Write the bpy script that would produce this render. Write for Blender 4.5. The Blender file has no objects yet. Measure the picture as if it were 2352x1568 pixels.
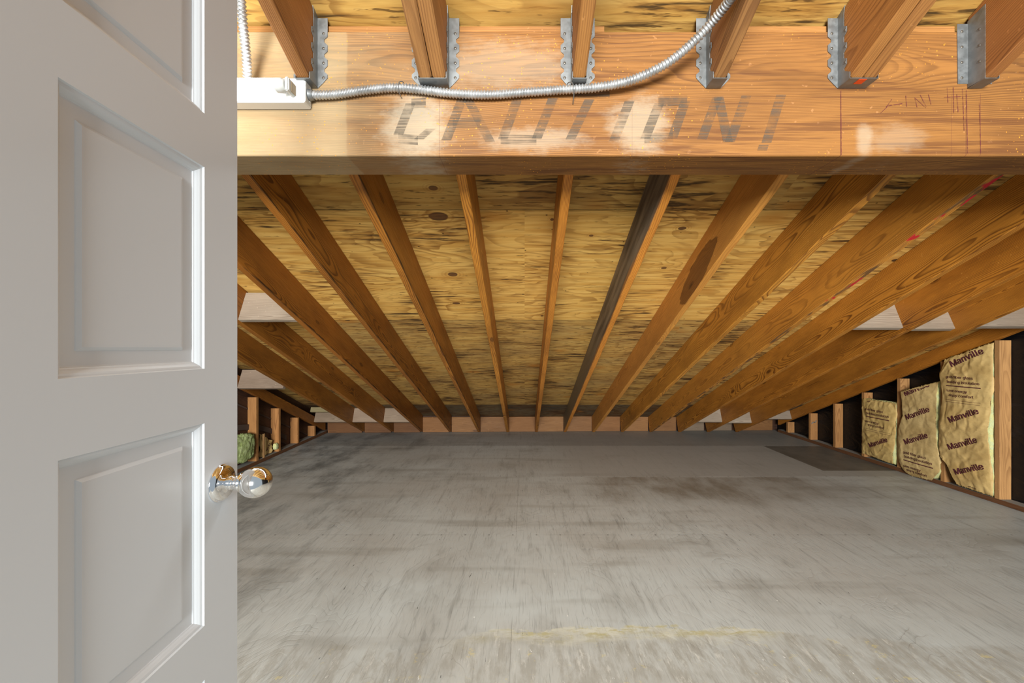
import bpy, bmesh, math, random
from mathutils import Vector, Matrix, noise

random.seed(7)
SC = bpy.context.scene
COL = SC.collection

# ------------------------------------------------------------------ camera, light, exposure
F = 960.0                       # focal length in pixels of a 2352 x 1568 frame
XV, YV = 1205.0, 799.0          # vanishing point of the depth axis
ZC = 1.191                      # camera height above the attic floor
cam_d = bpy.data.cameras.new('camera')
cam = bpy.data.objects.new('camera', cam_d); COL.objects.link(cam)
cam.location = (0, 0, ZC); cam.rotation_euler = (math.pi/2, 0, 0)
cam_d.sensor_width = 36; cam_d.lens = F/2352*36
cam_d.shift_x = (1176-XV)/2352; cam_d.shift_y = (YV-784)/2352
cam_d.clip_start = 0.02
SC.camera = cam

world = bpy.data.worlds.new('hall_daylight'); SC.world = world
world.use_nodes = True
bg = world.node_tree.nodes['Background']
bg.inputs[0].default_value = (0.78, 0.90, 1.0, 1); bg.inputs[1].default_value = 0.38

def area(name, loc, target, sx, sy, watts, col):
    l = bpy.data.lights.new(name, 'AREA'); l.shape = 'RECTANGLE'; l.size = sx; l.size_y = sy
    l.energy = watts; l.color = col
    o = bpy.data.objects.new(name, l); COL.objects.link(o); o.location = loc
    o.rotation_euler = (Vector(target)-Vector(loc)).to_track_quat('-Z', 'Y').to_euler()
    return o
area('hall_fill_light', (-0.25, -5.2, 1.85), (0.2, 3.0, 1.3), 2.6, 2.1, 860, (0.985, 1.0, 0.975))  # added soft source behind the camera, unseen, lifts floor and roof
area('floor_fill_light', (0.1, 1.475, 1.812), (0.1, 1.475, 0.0), 2.4, 0.06, 9, (0.97, 1.0, 0.985))  # added fill without a fixture, hidden behind the beam to brighten the floor

SC.view_settings.view_transform = 'Standard'; SC.view_settings.look = 'None'
SC.view_settings.gamma = 1.0; SC.view_settings.use_curve_mapping = False
SC.view_settings.exposure = 0.28

# ------------------------------------------------------------------ node helpers
class N:
    def __init__(s, name):
        s.m = bpy.data.materials.new(name); s.m.use_nodes = True
        s.t = s.m.node_tree; s.b = s.t.nodes['Principled BSDF']; s._tc = None
    def n(s, kind, **kw):
        x = s.t.nodes.new('ShaderNode'+kind)
        for k, v in kw.items(): setattr(x, k, v)
        return x
    def put(s, sock, v):
        if v is None: return
        if isinstance(v, (int, float)): sock.default_value = v
        elif isinstance(v, (tuple, list)):
            sock.default_value = (tuple(v)+(1,))[:4] if sock.type == 'RGBA' else v
        else: s.t.links.new(v, sock)
    def math(s, op, a, b=None, c=None, clamp=False):
        x = s.n('Math', operation=op, use_clamp=clamp)
        s.put(x.inputs[0], a); s.put(x.inputs[1], b); s.put(x.inputs[2], c)
        return x.outputs[0]
    def vm(s, op, a, b=None):
        x = s.n('VectorMath', operation=op); s.put(x.inputs[0], a); s.put(x.inputs[1], b)
        return x.outputs['Value'] if op in ('LENGTH', 'DISTANCE', 'DOT_PRODUCT') else x.outputs[0]
    def obj(s):
        if not s._tc: s._tc = s.n('TexCoord')
        return s._tc.outputs['Object']
    def nrm(s):
        if not s._tc: s._tc = s.n('TexCoord')
        return s._tc.outputs['Normal']
    def sep(s, v):
        x = s.n('SeparateXYZ'); s.put(x.inputs[0], v); return x.outputs
    def comb(s, a, b, c):
        x = s.n('CombineXYZ')
        for i, v in enumerate((a, b, c)): s.put(x.inputs[i], v)
        return x.outputs[0]
    def noise(s, v, scale=1, detail=3, rough=.5, dist=0):
        x = s.n('TexNoise'); s.put(x.inputs['Vector'], v); x.inputs['Scale'].default_value = scale
        x.inputs['Detail'].default_value = detail; x.inputs['Roughness'].default_value = rough
        x.inputs['Distortion'].default_value = dist
        return x.outputs[0]
    def voro(s, v, scale=1, rnd=1.0, feat='F1'):
        x = s.n('TexVoronoi', feature=feat); s.put(x.inputs['Vector'], v)
        x.inputs['Scale'].default_value = scale; x.inputs['Randomness'].default_value = rnd
        return x
    def ramp(s, v, lo, hi, a=0.0, b=1.0, smooth=True):
        x = s.n('MapRange', interpolation_type='SMOOTHSTEP' if smooth else 'LINEAR', clamp=True)
        s.put(x.inputs[0], v); s.put(x.inputs[1], lo); s.put(x.inputs[2], hi); s.put(x.inputs[3], a); s.put(x.inputs[4], b)
        return x.outputs[0]
    def mix(s, f, a, b, mode='MIX'):
        x = s.n('Mix', data_type='RGBA', blend_type=mode)
        s.put(x.inputs[0], f); s.put(x.inputs[6], a); s.put(x.inputs[7], b)
        return x.outputs[2]
    def rand(s):
        return s.n('ObjectInfo').outputs['Random']
    def tint(s):
        return s.n('ObjectInfo').outputs['Color']
    def bump(s, h, strength=.3, dist=.002):
        x = s.n('Bump'); x.inputs['Strength'].default_value = strength; x.inputs['Distance'].default_value = dist
        s.put(x.inputs['Height'], h); s.t.links.new(x.outputs[0], s.b.inputs['Normal'])
    def done(s, col=None, rough=.6, metal=0.0, spec=.4):
        s.put(s.b.inputs['Base Color'], col); s.put(s.b.inputs['Roughness'], rough)
        s.b.inputs['Metallic'].default_value = metal; s.b.inputs['Specular IOR Level'].default_value = spec
        return s.m

def plain(name, col, rough=.5, metal=0.0, spec=.5):
    k = N(name); return k.done(tuple(col), rough, metal, spec)

def S(r, g, b):                   # sRGB bytes to linear
    f = lambda c: c/12.92 if c <= .04045 else ((c+.055)/1.055)**2.4
    return (f(r/255), f(g/255), f(b/255))

def wood(name, light, dark, spacing=.0055, dens=.75, knot=1.0, stain=None, rough=.62, blotch=.35, edit=None, pale=None, knotscale=(1.9, 5.5, 5.5), center=(.02, .10)):
    """long grain along the object's own X axis; each object gets its own cut from the log"""
    k = N(name)
    r = k.rand()
    base = k.obj()
    p = k.vm('ADD', base, k.comb(k.math('MULTIPLY', r, 37.0), k.math('MULTIPLY', r, 11.0), k.math('MULTIPLY', r, 23.0)))
    warp = k.noise(k.vm('MULTIPLY', p, (1.1, 4, 4)), 1, 2)
    warp2 = k.noise(k.vm('MULTIPLY', p, (5, 26, 26)), 1, 2)
    vor = k.voro(k.vm('MULTIPLY', p, knotscale), 1, 1.0)
    kd = vor.outputs['Distance']
    xyz = k.sep(base)
    cy = k.math('MULTIPLY_ADD', k.math('SINE', k.math('MULTIPLY', r, 91)), .05, center[0])
    cz = k.math('MULTIPLY_ADD', k.math('SINE', k.math('MULTIPLY', r, 57)), .07, center[1])
    y = k.math('SUBTRACT', xyz[1], cy); z = k.math('SUBTRACT', xyz[2], cz)
    y = k.math('MULTIPLY_ADD', warp, .10, y); z = k.math('MULTIPLY_ADD', k.noise(k.vm('MULTIPLY', p, (.8, 3, 3)), 1.7, 1), .06, z)
    rad = k.math('SQRT', k.math('ADD', k.math('MULTIPLY', y, y), k.math('MULTIPLY', z, z)))
    bend = k.math('MULTIPLY', k.ramp(kd, .0, .42, 1, 0), .022*knot)
    rad = k.math('ADD', rad, bend)
    rad = k.math('MULTIPLY_ADD', warp2, .004, rad)
    ph = k.math('FRACT', k.math('DIVIDE', rad, spacing))
    ring = k.math('MULTIPLY', k.ramp(ph, .35, .88), k.ramp(ph, .9, 1.0, 1, 0))
    mod = k.ramp(k.noise(k.vm('MULTIPLY', p, (1.5, 9, 9)), 1, 2), .3, .7, .35, 1)
    fib = k.noise(k.vm('MULTIPLY', p, (9, 420, 420)), 1, 2)
    f = k.math('MULTIPLY', k.math('MULTIPLY', ring, mod), dens)
    col = k.mix(f, light, dark)
    col = k.mix(k.ramp(fib, .35, .75, 0, .30), col, dark)
    bl = k.noise(k.vm('MULTIPLY', p, (2.2, 7, 7)), 1, 4, .6)
    col = k.mix(k.ramp(bl, .35, .75, 0, blotch), col, k.mix(1.0, col, (.42, .36, .30), 'MULTIPLY'))
    if knot:
        kn = k.ramp(kd, .055, .10, 1, 0)
        kr = k.ramp(k.math('SINE', k.math('MULTIPLY', kd, 190)), -.4, .6, .55, 1.0)
        halo = k.ramp(kd, .08, .2, .5, 0)
        col = k.mix(k.math('MULTIPLY', halo, .7), col, k.mix(.5, light, dark))
        col = k.mix(k.math('MULTIPLY', k.math('MULTIPLY', kn, kr), .8), col, tuple(c*.45 for c in dark))
    nz = k.noise(k.vm('MULTIPLY', p, (60, 60, 60)), 1, 2)
    col = k.mix(k.ramp(nz, .70, .76, 0, .25), col, tuple(min(1, c*1.8+.08) for c in light))
    if edit: col = edit(k, col, xyz, p)
    col = k.mix(1.0, col, k.tint(), 'MULTIPLY')
    k.bump(k.math('MULTIPLY_ADD', ring, .5, fib), .35, .0012)
    return k.done(col, k.ramp(fib, .2, .8, rough-.08, rough+.12), 0, .35)

# ------------------------------------------------------------------ geometry helpers
SL = .4238                                  # roof pitch
A = math.atan(SL)
U = Vector((0, math.cos(A), -math.sin(A)))  # down the slope, away from the camera
V = Vector((0, math.sin(A), math.cos(A)))   # out of the roof
def hb(y): return ZC + 1.3192 - SL*y        # underside of the rafters
def ht(y): return hb(y) + .235              # underside of the sheathing
def xr(y): return 3.641 - .0082*y           # room face of the right wall framing
def xl(y): return -2.646 - .0202*y          # room face of the left wall framing
def yend(x): return 5.945 + .03*x           # end wall
RX = lambda k: .166 + .406*k
def px(x, y, Y):                            # point of the place at depth Y seen at a pixel
    return Vector(((x-XV)/F*Y, Y, ZC + (YV-y)/F*Y))

def link(name, me, mats=(), parent=None, M=None):
    o = bpy.data.objects.new(name, me); COL.objects.link(o)
    for m in (mats if isinstance(mats, (list, tuple)) else [mats]):
        me.materials.append(m)
    if M is not None: o.matrix_world = M
    if parent is not None:
        o.parent = parent
        o.matrix_parent_inverse = parent.matrix_world.inverted() if M is not None else Matrix()
    return o
def tag(o, label, cat, group=None, kind=None):
    o['label'] = label; o['category'] = cat
    if group: o['group'] = group
    if kind: o['kind'] = kind
    return o
def struct(o): o['kind'] = 'structure'; return o
def empty(name, loc, rz=0):
    o = bpy.data.objects.new(name, None); COL.objects.link(o); o.location = loc; o.rotation_euler = (0, 0, rz)
    o.empty_display_size = .05
    o.matrix_world = Matrix.Translation(loc) @ Matrix.Rotation(rz, 4, 'Z')
    return o
def mesh_of(bm, smooth=False):
    bmesh.ops.recalc_face_normals(bm, faces=bm.faces)
    me = bpy.data.meshes.new('mesh'); bm.to_mesh(me); bm.free()
    if smooth:
        for p in me.polygons: p.use_smooth = True
    return me
def frame(o, ux, uz):
    ux = Vector(ux).normalized(); uz = Vector(uz).normalized(); uy = uz.cross(ux).normalized(); uz = ux.cross(uy)
    M = Matrix((ux, uy, uz)).transposed().to_4x4(); M.translation = Vector(o); return M

def rings_mesh(rings, w, ch=.003, jit=.0, seed=0, mat_top=False):
    """board: rings of (bottom, top) points in local XZ, thickness w across local Y, chamfered, slightly wavy edges"""
    bm = bmesh.new(); loops = []
    hw = w/2
    for i, (b, t) in enumerate(rings):
        b = Vector((b[0], 0, b[1])); t = Vector((t[0], 0, t[1])); d = (t-b).normalized()
        def j(q): return noise.noise(Vector((b.x*4.0+seed*7.3, q*3.1, seed)))*jit + noise.noise(Vector((b.x*14.0+seed*3.3, q*5.1, seed)))*jit*.4
        c1 = ch + abs(j(1))*1.2; c2 = ch + abs(j(2))*1.2
        pts = []
        for (e, y, z) in ((b, -hw+c1, 0), (b, hw-c2, 0), (b, hw, c2), (t, hw, -ch), (t, hw-ch, 0), (t, -hw+ch, 0), (t, -hw, -ch), (b, -hw, c1)):
            q = e + d*z; pts.append(bm.verts.new((q.x, y + (j(5)*.4 if e is b else 0), q.z + (j(3)*.5 if e is b else 0))))
        loops.append(pts)
    for a, b in zip(loops, loops[1:]):
        for i in range(8): bm.faces.new((a[i], a[(i+1) % 8], b[(i+1) % 8], b[i]))
    bm.faces.new(loops[0][::-1]); bm.faces.new(loops[-1])
    return mesh_of(bm)

def board(name, p, q, w, d, up, mat, parent=None, jit=.0015, ch=.002, seed=None, n=None):
    """straight board from p to q (centre of its lower face), w wide, d deep along up"""
    p, q = Vector(p), Vector(q); L = (q-p).length
    M = frame(p, q-p, up)
    n = n or max(2, int(L/.08))
    me = rings_mesh([((L*i/n, 0), (L*i/n, d)) for i in range(n+1)], w, ch, jit, seed if seed is not None else random.random()*50)
    return link(name, me, mat, parent, M)

def box(bm, lo, hi, M=None):
    vs = [bm.verts.new(((lo[0], hi[0])[i], (lo[1], hi[1])[j], (lo[2], hi[2])[k])) for i in (0, 1) for j in (0, 1) for k in (0, 1)]
    for f in ((0, 1, 3, 2), (4, 6, 7, 5), (0, 4, 5, 1), (2, 3, 7, 6), (0, 2, 6, 4), (1, 5, 7, 3)):
        bm.faces.new([vs[i] for i in f])
    if M is not None: bmesh.ops.transform(bm, matrix=M, verts=vs)
    return vs
def boxmesh(lo, hi, bev=0):
    bm = bmesh.new(); box(bm, lo, hi)
    if bev: bmesh.ops.bevel(bm, geom=list(bm.edges), offset=bev, segments=2, affect='EDGES')
    return mesh_of(bm)
def lathe(bm, prof, n=40, M=None):
    loops = []
    for r, z in prof:
        loops.append([bm.verts.new((r*math.cos(2*math.pi*i/n), r*math.sin(2*math.pi*i/n), z)) for i in range(n)])
    for a, b in zip(loops, loops[1:]):
        for i in range(n): bm.faces.new((a[i], a[(i+1) % n], b[(i+1) % n], b[i]))
    bm.faces.new(loops[0][::-1]); bm.faces.new(loops[-1])
    if M is not None: bmesh.ops.transform(bm, matrix=M, verts=[v for l in loops for v in l])
def spline(pts, step):
    """Catmull-Rom resample with even spacing"""
    P = [pts[0]*2-pts[1]] + list(pts) + [pts[-1]*2-pts[-2]]; out = []
    for i in range(1, len(P)-2):
        a, b, c, d = P[i-1:i+3]
        for k in range(40):
            t = k/40
            out.append(.5*((2*b)+(c-a)*t+(2*a-5*b+4*c-d)*t*t+(3*b-a-3*c+d)*t**3))
    out.append(pts[-1]); res = [out[0]]; acc = 0
    for a, b in zip(out, out[1:]):
        L = (b-a).length
        while acc + L >= step:
            f = (step-acc)/L; a = a.lerp(b, f); res.append(a); L = (b-a).length; acc = 0
        acc += L
    return res
def sweep(bm, pts, rad, n=12):
    loops = []; up = Vector((0.03, 1, 0.05))
    for i, p in enumerate(pts):
        t = (pts[min(i+1, len(pts)-1)]-pts[max(i-1, 0)]).normalized()
        a = t.cross(up).normalized(); b = t.cross(a).normalized()
        r = rad(i) if callable(rad) else rad
        loops.append([bm.verts.new(p + a*r*math.cos(2*math.pi*k/n) + b*r*math.sin(2*math.pi*k/n)) for k in range(n)])
    for a, b in zip(loops, loops[1:]):
        for k in range(n): bm.faces.new((a[k], a[(k+1) % n], b[(k+1) % n], b[k]))
    bm.faces.new(loops[0][::-1]); bm.faces.new(loops[-1])
import os
FONT = None
try:
    _p = os.path.join(bpy.utils.system_resource('DATAFILES'), 'fonts', 'Inter.woff2')
    if os.path.exists(_p): FONT = bpy.data.fonts.load(_p)
except Exception: FONT = None
def text_verts(body, size, bold=.0):
    cu = bpy.data.curves.new('lettering', 'FONT'); cu.body = body; cu.size = size; cu.align_x = 'CENTER'; cu.align_y = 'CENTER'
    cu.resolution_u = 3
    if FONT: cu.font = FONT
    o = bpy.data.objects.new('lettering', cu); me = o.to_mesh()
    vs = [tuple(v.co) for v in me.vertices]; fs = [tuple(p.vertices) for p in me.polygons]
    o.to_mesh_clear(); bpy.data.objects.remove(o); bpy.data.curves.remove(cu)
    if bold:                                     # a bolder cut: the same outlines again, a little to each side
        v0, f0, n0 = vs, fs, len(vs); vs, fs = [], []
        for i, (a, b) in enumerate(((-bold, 0), (-bold*.5, bold*.5), (0, 0), (bold*.5, -bold*.5), (bold, 0))):
            vs += [(x+a, y+b, z) for x, y, z in v0]; fs += [tuple(q+i*n0 for q in f) for f in f0]
    return vs, fs

# ------------------------------------------------------------------ materials
RL, RD = S(208, 142, 54), S(104, 56, 14)
M_rafter = wood('fir_rafter_wood', RL, RD, .0062, .85, blotch=.6, rough=.5)
def weathered(k, col, xyz, p):      # the grey-black weathered face of one rafter
    nx = k.sep(k.nrm())[1]
    edge = k.noise(k.vm('MULTIPLY', p, (2.5, 9, 14)), 1, 3)
    low = k.ramp(k.math('MULTIPLY_ADD', edge, .09, xyz[2]), .045, .075)
    tone = k.noise(k.vm('MULTIPLY', p, (2, 30, 18)), 1, 4)
    g = k.mix(k.ramp(tone, .3, .7), S(52, 50, 46), S(128, 116, 98))
    g = k.mix(k.ramp(xyz[0], 1.3, 2.6), g, S(112, 98, 74))
    f = k.math('MULTIPLY', k.ramp(nx, .5, .9), k.math('MULTIPLY_ADD', low, .55, .45))
    return k.mix(k.math('MULTIPLY', f, .96), col, g)
def bark(k, col, xyz, p):
    nx = k.sep(k.nrm())[1]
    e = k.noise(k.vm('MULTIPLY', p, (6, 3, 8)), 1, 3)
    f = k.math('MULTIPLY', k.ramp(k.math('MULTIPLY_ADD', e, -.05, xyz[2]), -.022, -.010, 1, 0), k.ramp(nx, -.9, -.4, 1, 0))
    return k.mix(k.math('MULTIPLY', f, .85), col, S(34, 26, 26))
M_rafter_bark = wood('bark_edged_rafter_wood', RL, RD, .0062, .85, blotch=.6, rough=.5, edit=bark)
M_rafter_grey = wood('weathered_rafter_wood', S(214, 140, 52), S(130, 66, 18), .0055, .6, edit=weathered)
def wet(k, col, xyz, p):            # dark water mark on one rafter's side
    nx = k.sep(k.nrm())[1]
    e = k.math('MULTIPLY', k.math('SUBTRACT', k.noise(k.vm('MULTIPLY', p, (7, 1, 22)), 1, 3), .5), .14)
    dx = k.math('DIVIDE', k.math('SUBTRACT', xyz[0], .88), .30)
    dz = k.math('DIVIDE', k.math('SUBTRACT', xyz[2], k.math('MULTIPLY_ADD', xyz[0], -.10, .165)), .085)
    d = k.math('SQRT', k.math('ADD', k.math('MULTIPLY', dx, dx), k.math('MULTIPLY', dz, dz)))
    d = k.math('ADD', d, k.math('MULTIPLY', e, 4))
    f = k.math('MULTIPLY', k.ramp(d, .86, .92, 1, 0), k.ramp(nx, .5, .9))
    return k.mix(k.math('MULTIPLY', f, .85), col, k.mix(1.0, col, (.30, .25, .24), 'MULTIPLY'))
M_rafter_wet = wood('water_marked_rafter_wood', S(206, 142, 62), S(138, 82, 28), .0055, .5, edit=wet)
def redpaint(k, col, xyz, p):       # red and black crayon along the lower edge
    nz = k.sep(k.nrm())[2]
    n1 = k.noise(k.vm('MULTIPLY', p, (11, 20, 6)), 1, 2)
    n2 = k.noise(k.vm('MULTIPLY', p, (6, 30, 6)), 1.3, 3)
    low = k.ramp(nz, -.9, -.4, 1, 0)
    near = k.ramp(xyz[0], 1.25, 1.4, 1, 0)
    col = k.mix(k.math('MULTIPLY', low, k.ramp(n2, .42, .6, 0, .75)), col, S(58, 46, 40))
    return k.mix(k.math('MULTIPLY', k.math('MULTIPLY', low, near), k.ramp(n1, .55, .6, 0, .95)), col, S(190, 24, 40))
M_rafter_red = wood('red_marked_rafter_wood', RL, RD, .0055, .62, edit=redpaint)
M_front = wood('upper_rafter_wood', S(176, 128, 74), S(104, 64, 32), .005, .6, knot=.0)
M_stud = wood('stud_wood', S(196, 152, 100), S(118, 78, 42), .005, .6, knot=.7)
M_block = wood('pale_blocking_wood', S(166, 150, 132), S(112, 96, 80), .007, .6, knot=.5)
M_endblock = wood('reddish_blocking_wood', S(150, 108, 64), S(98, 62, 34), .006, .45, knot=.7)
M_plate = wood('sole_plate_wood', S(112, 74, 46), S(70, 44, 26), .006, .5, knot=.3)
M_darkboard = wood('dark_board_wood', S(74, 46, 30), S(38, 24, 16), .008, .5, knot=.4)

def beam_edit(k, col, xyz, p):
    x, z = xyz[0], xyz[2]           # x from the beam's left end, z from its underside
    ln = k.noise(k.vm('MULTIPLY', p, (2.0, 30, 62)), 1, 4, .6, .4)
    dn = k.ramp(k.noise(k.vm('MULTIPLY', p, (1.2, 3, 7)), 1, 2), .4, .65, -.04, .07)
    col = k.mix(k.ramp(k.math('ADD', ln, dn), .57, .68, 0, .62), col, S(92, 52, 24))
    # left length paler (bleaching plus painted-in lamplight), dusty white smears, pencil lines, resin flecks
    cut = k.math('MULTIPLY_ADD', k.noise(p, 30, 2), .012, x)
    col = k.mix(k.ramp(cut, 2.178, 2.186, .28, 0), col, S(180, 162, 124))
    wash = k.math('MULTIPLY', k.ramp(x, 1.9, 2.75, 1, 0), k.ramp(k.noise(k.vm('MULTIPLY', p, (3, 6, 9)), 1, 4, .6), .25, .7, .3, 1))  # pale fade towards the lamp, its light partly painted into the wood
    col = k.mix(k.math('MULTIPLY', wash, .55), col, S(180, 162, 126))
    def smear_or_glow(cx, cz, rx, rz, amt, col, c=S(184, 170, 146)):
        dx = k.math('DIVIDE', k.math('SUBTRACT', x, cx), rx); dz = k.math('DIVIDE', k.math('SUBTRACT', z, cz), rz)
        d = k.math('SQRT', k.math('ADD', k.math('MULTIPLY', dx, dx), k.math('MULTIPLY', dz, dz)))
        d = k.math('MULTIPLY_ADD', k.noise(k.vm('MULTIPLY', p, (14, 30, 30)), 1, 4, .7), 1.1, k.math('SUBTRACT', d, .55))
        return k.mix(k.ramp(d, .35, 1.0, amt, 0), col, c)
    bx = lambda q: (q-XV)/F*1.28 + 2.72
    bz = lambda q: (358-q)/F*1.28
    col = smear_or_glow(bx(955), bz(290), .13, .15, .6, col)
    col = smear_or_glow(bx(1465), bz(285), .12, .12, .5, col)
    col = smear_or_glow(bx(1150), bz(150), .30, .10, .30, col)  # warm glow at the beam's middle, painted as a pale patch
    col = smear_or_glow(bx(1985), bz(322), .035, .07, .42, col)
    col = smear_or_glow(bx(2060), bz(318), .12, .06, .22, col)
    col = smear_or_glow(bx(1220), bz(320), .2, .05, .4, col)
    for q, wd, am in ((1931, .0011, .7), (2219, .0011, .5), (2186, .0008, .35), (2252, .0010, .4), (1009, .001, .35), (1452, .0008, .2)):
        d = k.math('ABSOLUTE', k.math('SUBTRACT', x, bx(q)))
        col = k.mix(k.math('MULTIPLY', k.ramp(d, wd*.6, wd*1.6, am, 0), k.ramp(z, .185, .195, 1, 0)), col, S(84, 34, 34))
    fl = k.voro(k.vm('MULTIPLY', p, (70, 70, 70)), 1).outputs['Distance']
    patch = k.ramp(k.noise(p, 3.0, 2), .45, .6)
    col = k.mix(k.math('MULTIPLY', k.ramp(fl, .11, .16, .85, 0), patch), col, S(228, 150, 40))
    return col
M_beam = wood('timber_beam_wood', S(156, 105, 50), S(84, 48, 20), .0048, .70, knot=.25, blotch=.55, edit=beam_edit, knotscale=(1.1, 3, 4), center=(-.13, .30))

def plywood_mat():
    k = N('roof_plywood')
    p = k.obj(); x, y, z = k.sep(p)        # x across the room, y down the slope from the first seam
    yy = k.math('MULTIPLY_ADD', k.math('SUBTRACT', k.noise(k.vm('MULTIPLY', p, (14, 40, 0)), 1, 2), .5), .006, y)
    row = k.math('FLOOR', k.math('DIVIDE', yy, 1.2035))
    colx = k.math('FLOOR', k.math('DIVIDE', k.math('ADD', x, k.math('MULTIPLY', k.math('MODULO', k.math('ADD', row, 4), 2), 1.22)), 2.44))
    cell = k.n('TexWhiteNoise', noise_dimensions='2D'); k.put(cell.inputs['Vector'], k.comb(row, colx, 0))
    q = k.vm('ADD', p, k.vm('SCALE', cell.outputs['Color']) if False else k.vm('MULTIPLY', cell.outputs['Color'], (19, 31, 7)))
    # rotary cut figure
    n = k.noise(k.vm('MULTIPLY', q, (.9, 3.6, 1)), 1, 3, .5, .6)
    ph = k.math('FRACT', k.math('MULTIPLY', n, 15))
    line = k.math('MULTIPLY', k.ramp(ph, .45, .95), k.ramp(ph, .955, 1.0, 1, 0))
    soft = k.noise(k.vm('MULTIPLY', q, (2.2, 30, 1)), 1, 4, .6)
    col = k.mix(k.ramp(soft, .3, .7), S(232, 188, 104), S(206, 154, 72))
    col = k.mix(k.math('MULTIPLY', line, k.ramp(k.noise(k.vm('MULTIPLY', p, (1.2, 1.5, 1)), 1.7, 2), .35, .65, .25, .70)), col, S(138, 88, 28))
    r0 = k.ramp(row, -1.5, -.5, 1, 0, False)
    # dirt grows towards the eaves, row by row
    dirt = k.n('ValToRGB'); k.put(dirt.inputs[0], k.math('DIVIDE', k.math('ADD', row, 1.5), 5.0))
    cr = dirt.color_ramp; cr.interpolation = 'CONSTANT'
    lv = [(0.0, (.28, 1, 1, 1)), (.2, (.06, 1, 1, 1)), (.4, (.50, 1, 1, 1)), (.6, (.56, 1, 1, 1)), (.8, (.95, 1, 1, 1))]
    cr.elements[0].position = 0; cr.elements[0].color = [lv[0][1][0]]*3+[1]
    cr.elements[1].position = .2; cr.elements[1].color = [lv[1][1][0]]*3+[1]
    for pos, c in lv[2:]:
        e = cr.elements.new(pos); e.color = [c[0]]*3+[1]
    dv = dirt.outputs[0]
    big = k.noise(k.vm('MULTIPLY', p, (.9, 1.6, 1)), 1.3, 4, .6)
    col = k.mix(k.math('MULTIPLY', dv, k.ramp(big, .25, .75, .55, 1.0)), col, k.mix(k.ramp(big, .4, .65), S(116, 96, 58), S(88, 84, 68)))
    col = k.mix(k.ramp(row, 2.4, 2.6, 0, .8), col, k.mix(k.ramp(big, .4, .7), S(84, 82, 70), S(60, 60, 54)))
    # black checks and streaks
    st = k.noise(k.vm('MULTIPLY', q, (4.2, 52, 1)), 1, 4, .62, .35)
    dens = k.math('ADD', k.math('MULTIPLY', dv, .10), k.ramp(k.noise(k.vm('MULTIPLY', p, (1.6, 2.4, 1)), 1.2, 2), .42, .68, -.02, .15))
    sd_ = k.math('ADD', st, dens)
    col = k.mix(k.ramp(sd_, .56, .72, 0, .6), col, S(128, 82, 34))
    col = k.mix(k.ramp(sd_, .67, .77, 0, .88), col, S(50, 36, 22))
    st2 = k.noise(k.vm('MULTIPLY', q, (10, 75, 1)), 1, 3, .6)
    col = k.mix(k.ramp(k.math('ADD', st2, k.math('MULTIPLY', dv, .16)), .66, .74, 0, .8), col, S(70, 46, 22))
    # knots
    vo = k.voro(k.vm('MULTIPLY', q, (1.7, 3.0, 1)), 1); kd = vo.outputs['Distance']
    col = k.mix(k.ramp(kd, .05, .20, .55, 0), col, S(176, 112, 36))
    kq = k.math('MULTIPLY_ADD', soft, .03, kd)
    col = k.mix(k.ramp(kq, .052, .064, .92, 0), col, S(56, 34, 24))
    for qx, qy, ra, rb in ((1007, 497, .047, .030), (1040, 630, .030, .022), (1048, 696, .026, .016), (995, 432, .021, .015), (1567, 524, .021, .013), (1525, 615, .016, .011), (1358, 541, .012, .009), (1640, 742, .02, .012), (1245, 725, .012, .012), (1268, 504, .010, .010)):
        m = (YV-qy)/F; Yk = (1.3192+.235)/(SL+m); kx_ = (qx-XV)/F*Yk; ky_ = (Yk-2.061)/math.cos(A)
        ex = k.math('DIVIDE', k.math('SUBTRACT', x, kx_), ra); ey = k.math('DIVIDE', k.math('SUBTRACT', y, ky_), rb)
        dk = k.math('SQRT', k.math('ADD', k.math('MULTIPLY', ex, ex), k.math('MULTIPLY', ey, ey)))
        dk = k.math('MULTIPLY_ADD', k.math('SUBTRACT', soft, .5), .5, dk)
        hl = k.ramp(k.math('SINE', k.math('MULTIPLY', dk, 9)), -.2, .9, .05, .4)
        col = k.mix(k.math('MULTIPLY', k.ramp(dk, 1.0, 3.4, 1, 0), hl), col, S(150, 92, 30))
        col = k.mix(k.ramp(dk, .92, 1.12, .9, 0), col, k.mix(k.ramp(st, .4, .6), S(70, 42, 28), S(104, 66, 36)))
    vp = k.voro(k.vm('MULTIPLY', q, (9, 11, 1)), 1).outputs['Distance']
    col = k.mix(k.ramp(vp, .035, .06, .8, 0), col, S(50, 36, 24))
    # seams
    fy = k.math('ABSOLUTE', k.math('SUBTRACT', k.math('FRACT', k.math('ADD', k.math('DIVIDE', yy, 1.2035), .5)), .5))
    col = k.mix(k.ramp(fy, .0012, .003, .8, 0), col, S(40, 30, 18))
    col = k.mix(k.math('MULTIPLY', r0, .25), col, S(120, 96, 48))
    k.bump(k.math('ADD', st, st2), .25, .002)
    return k.done(col, .7, 0, .25)
M_ply = plywood_mat()

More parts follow.
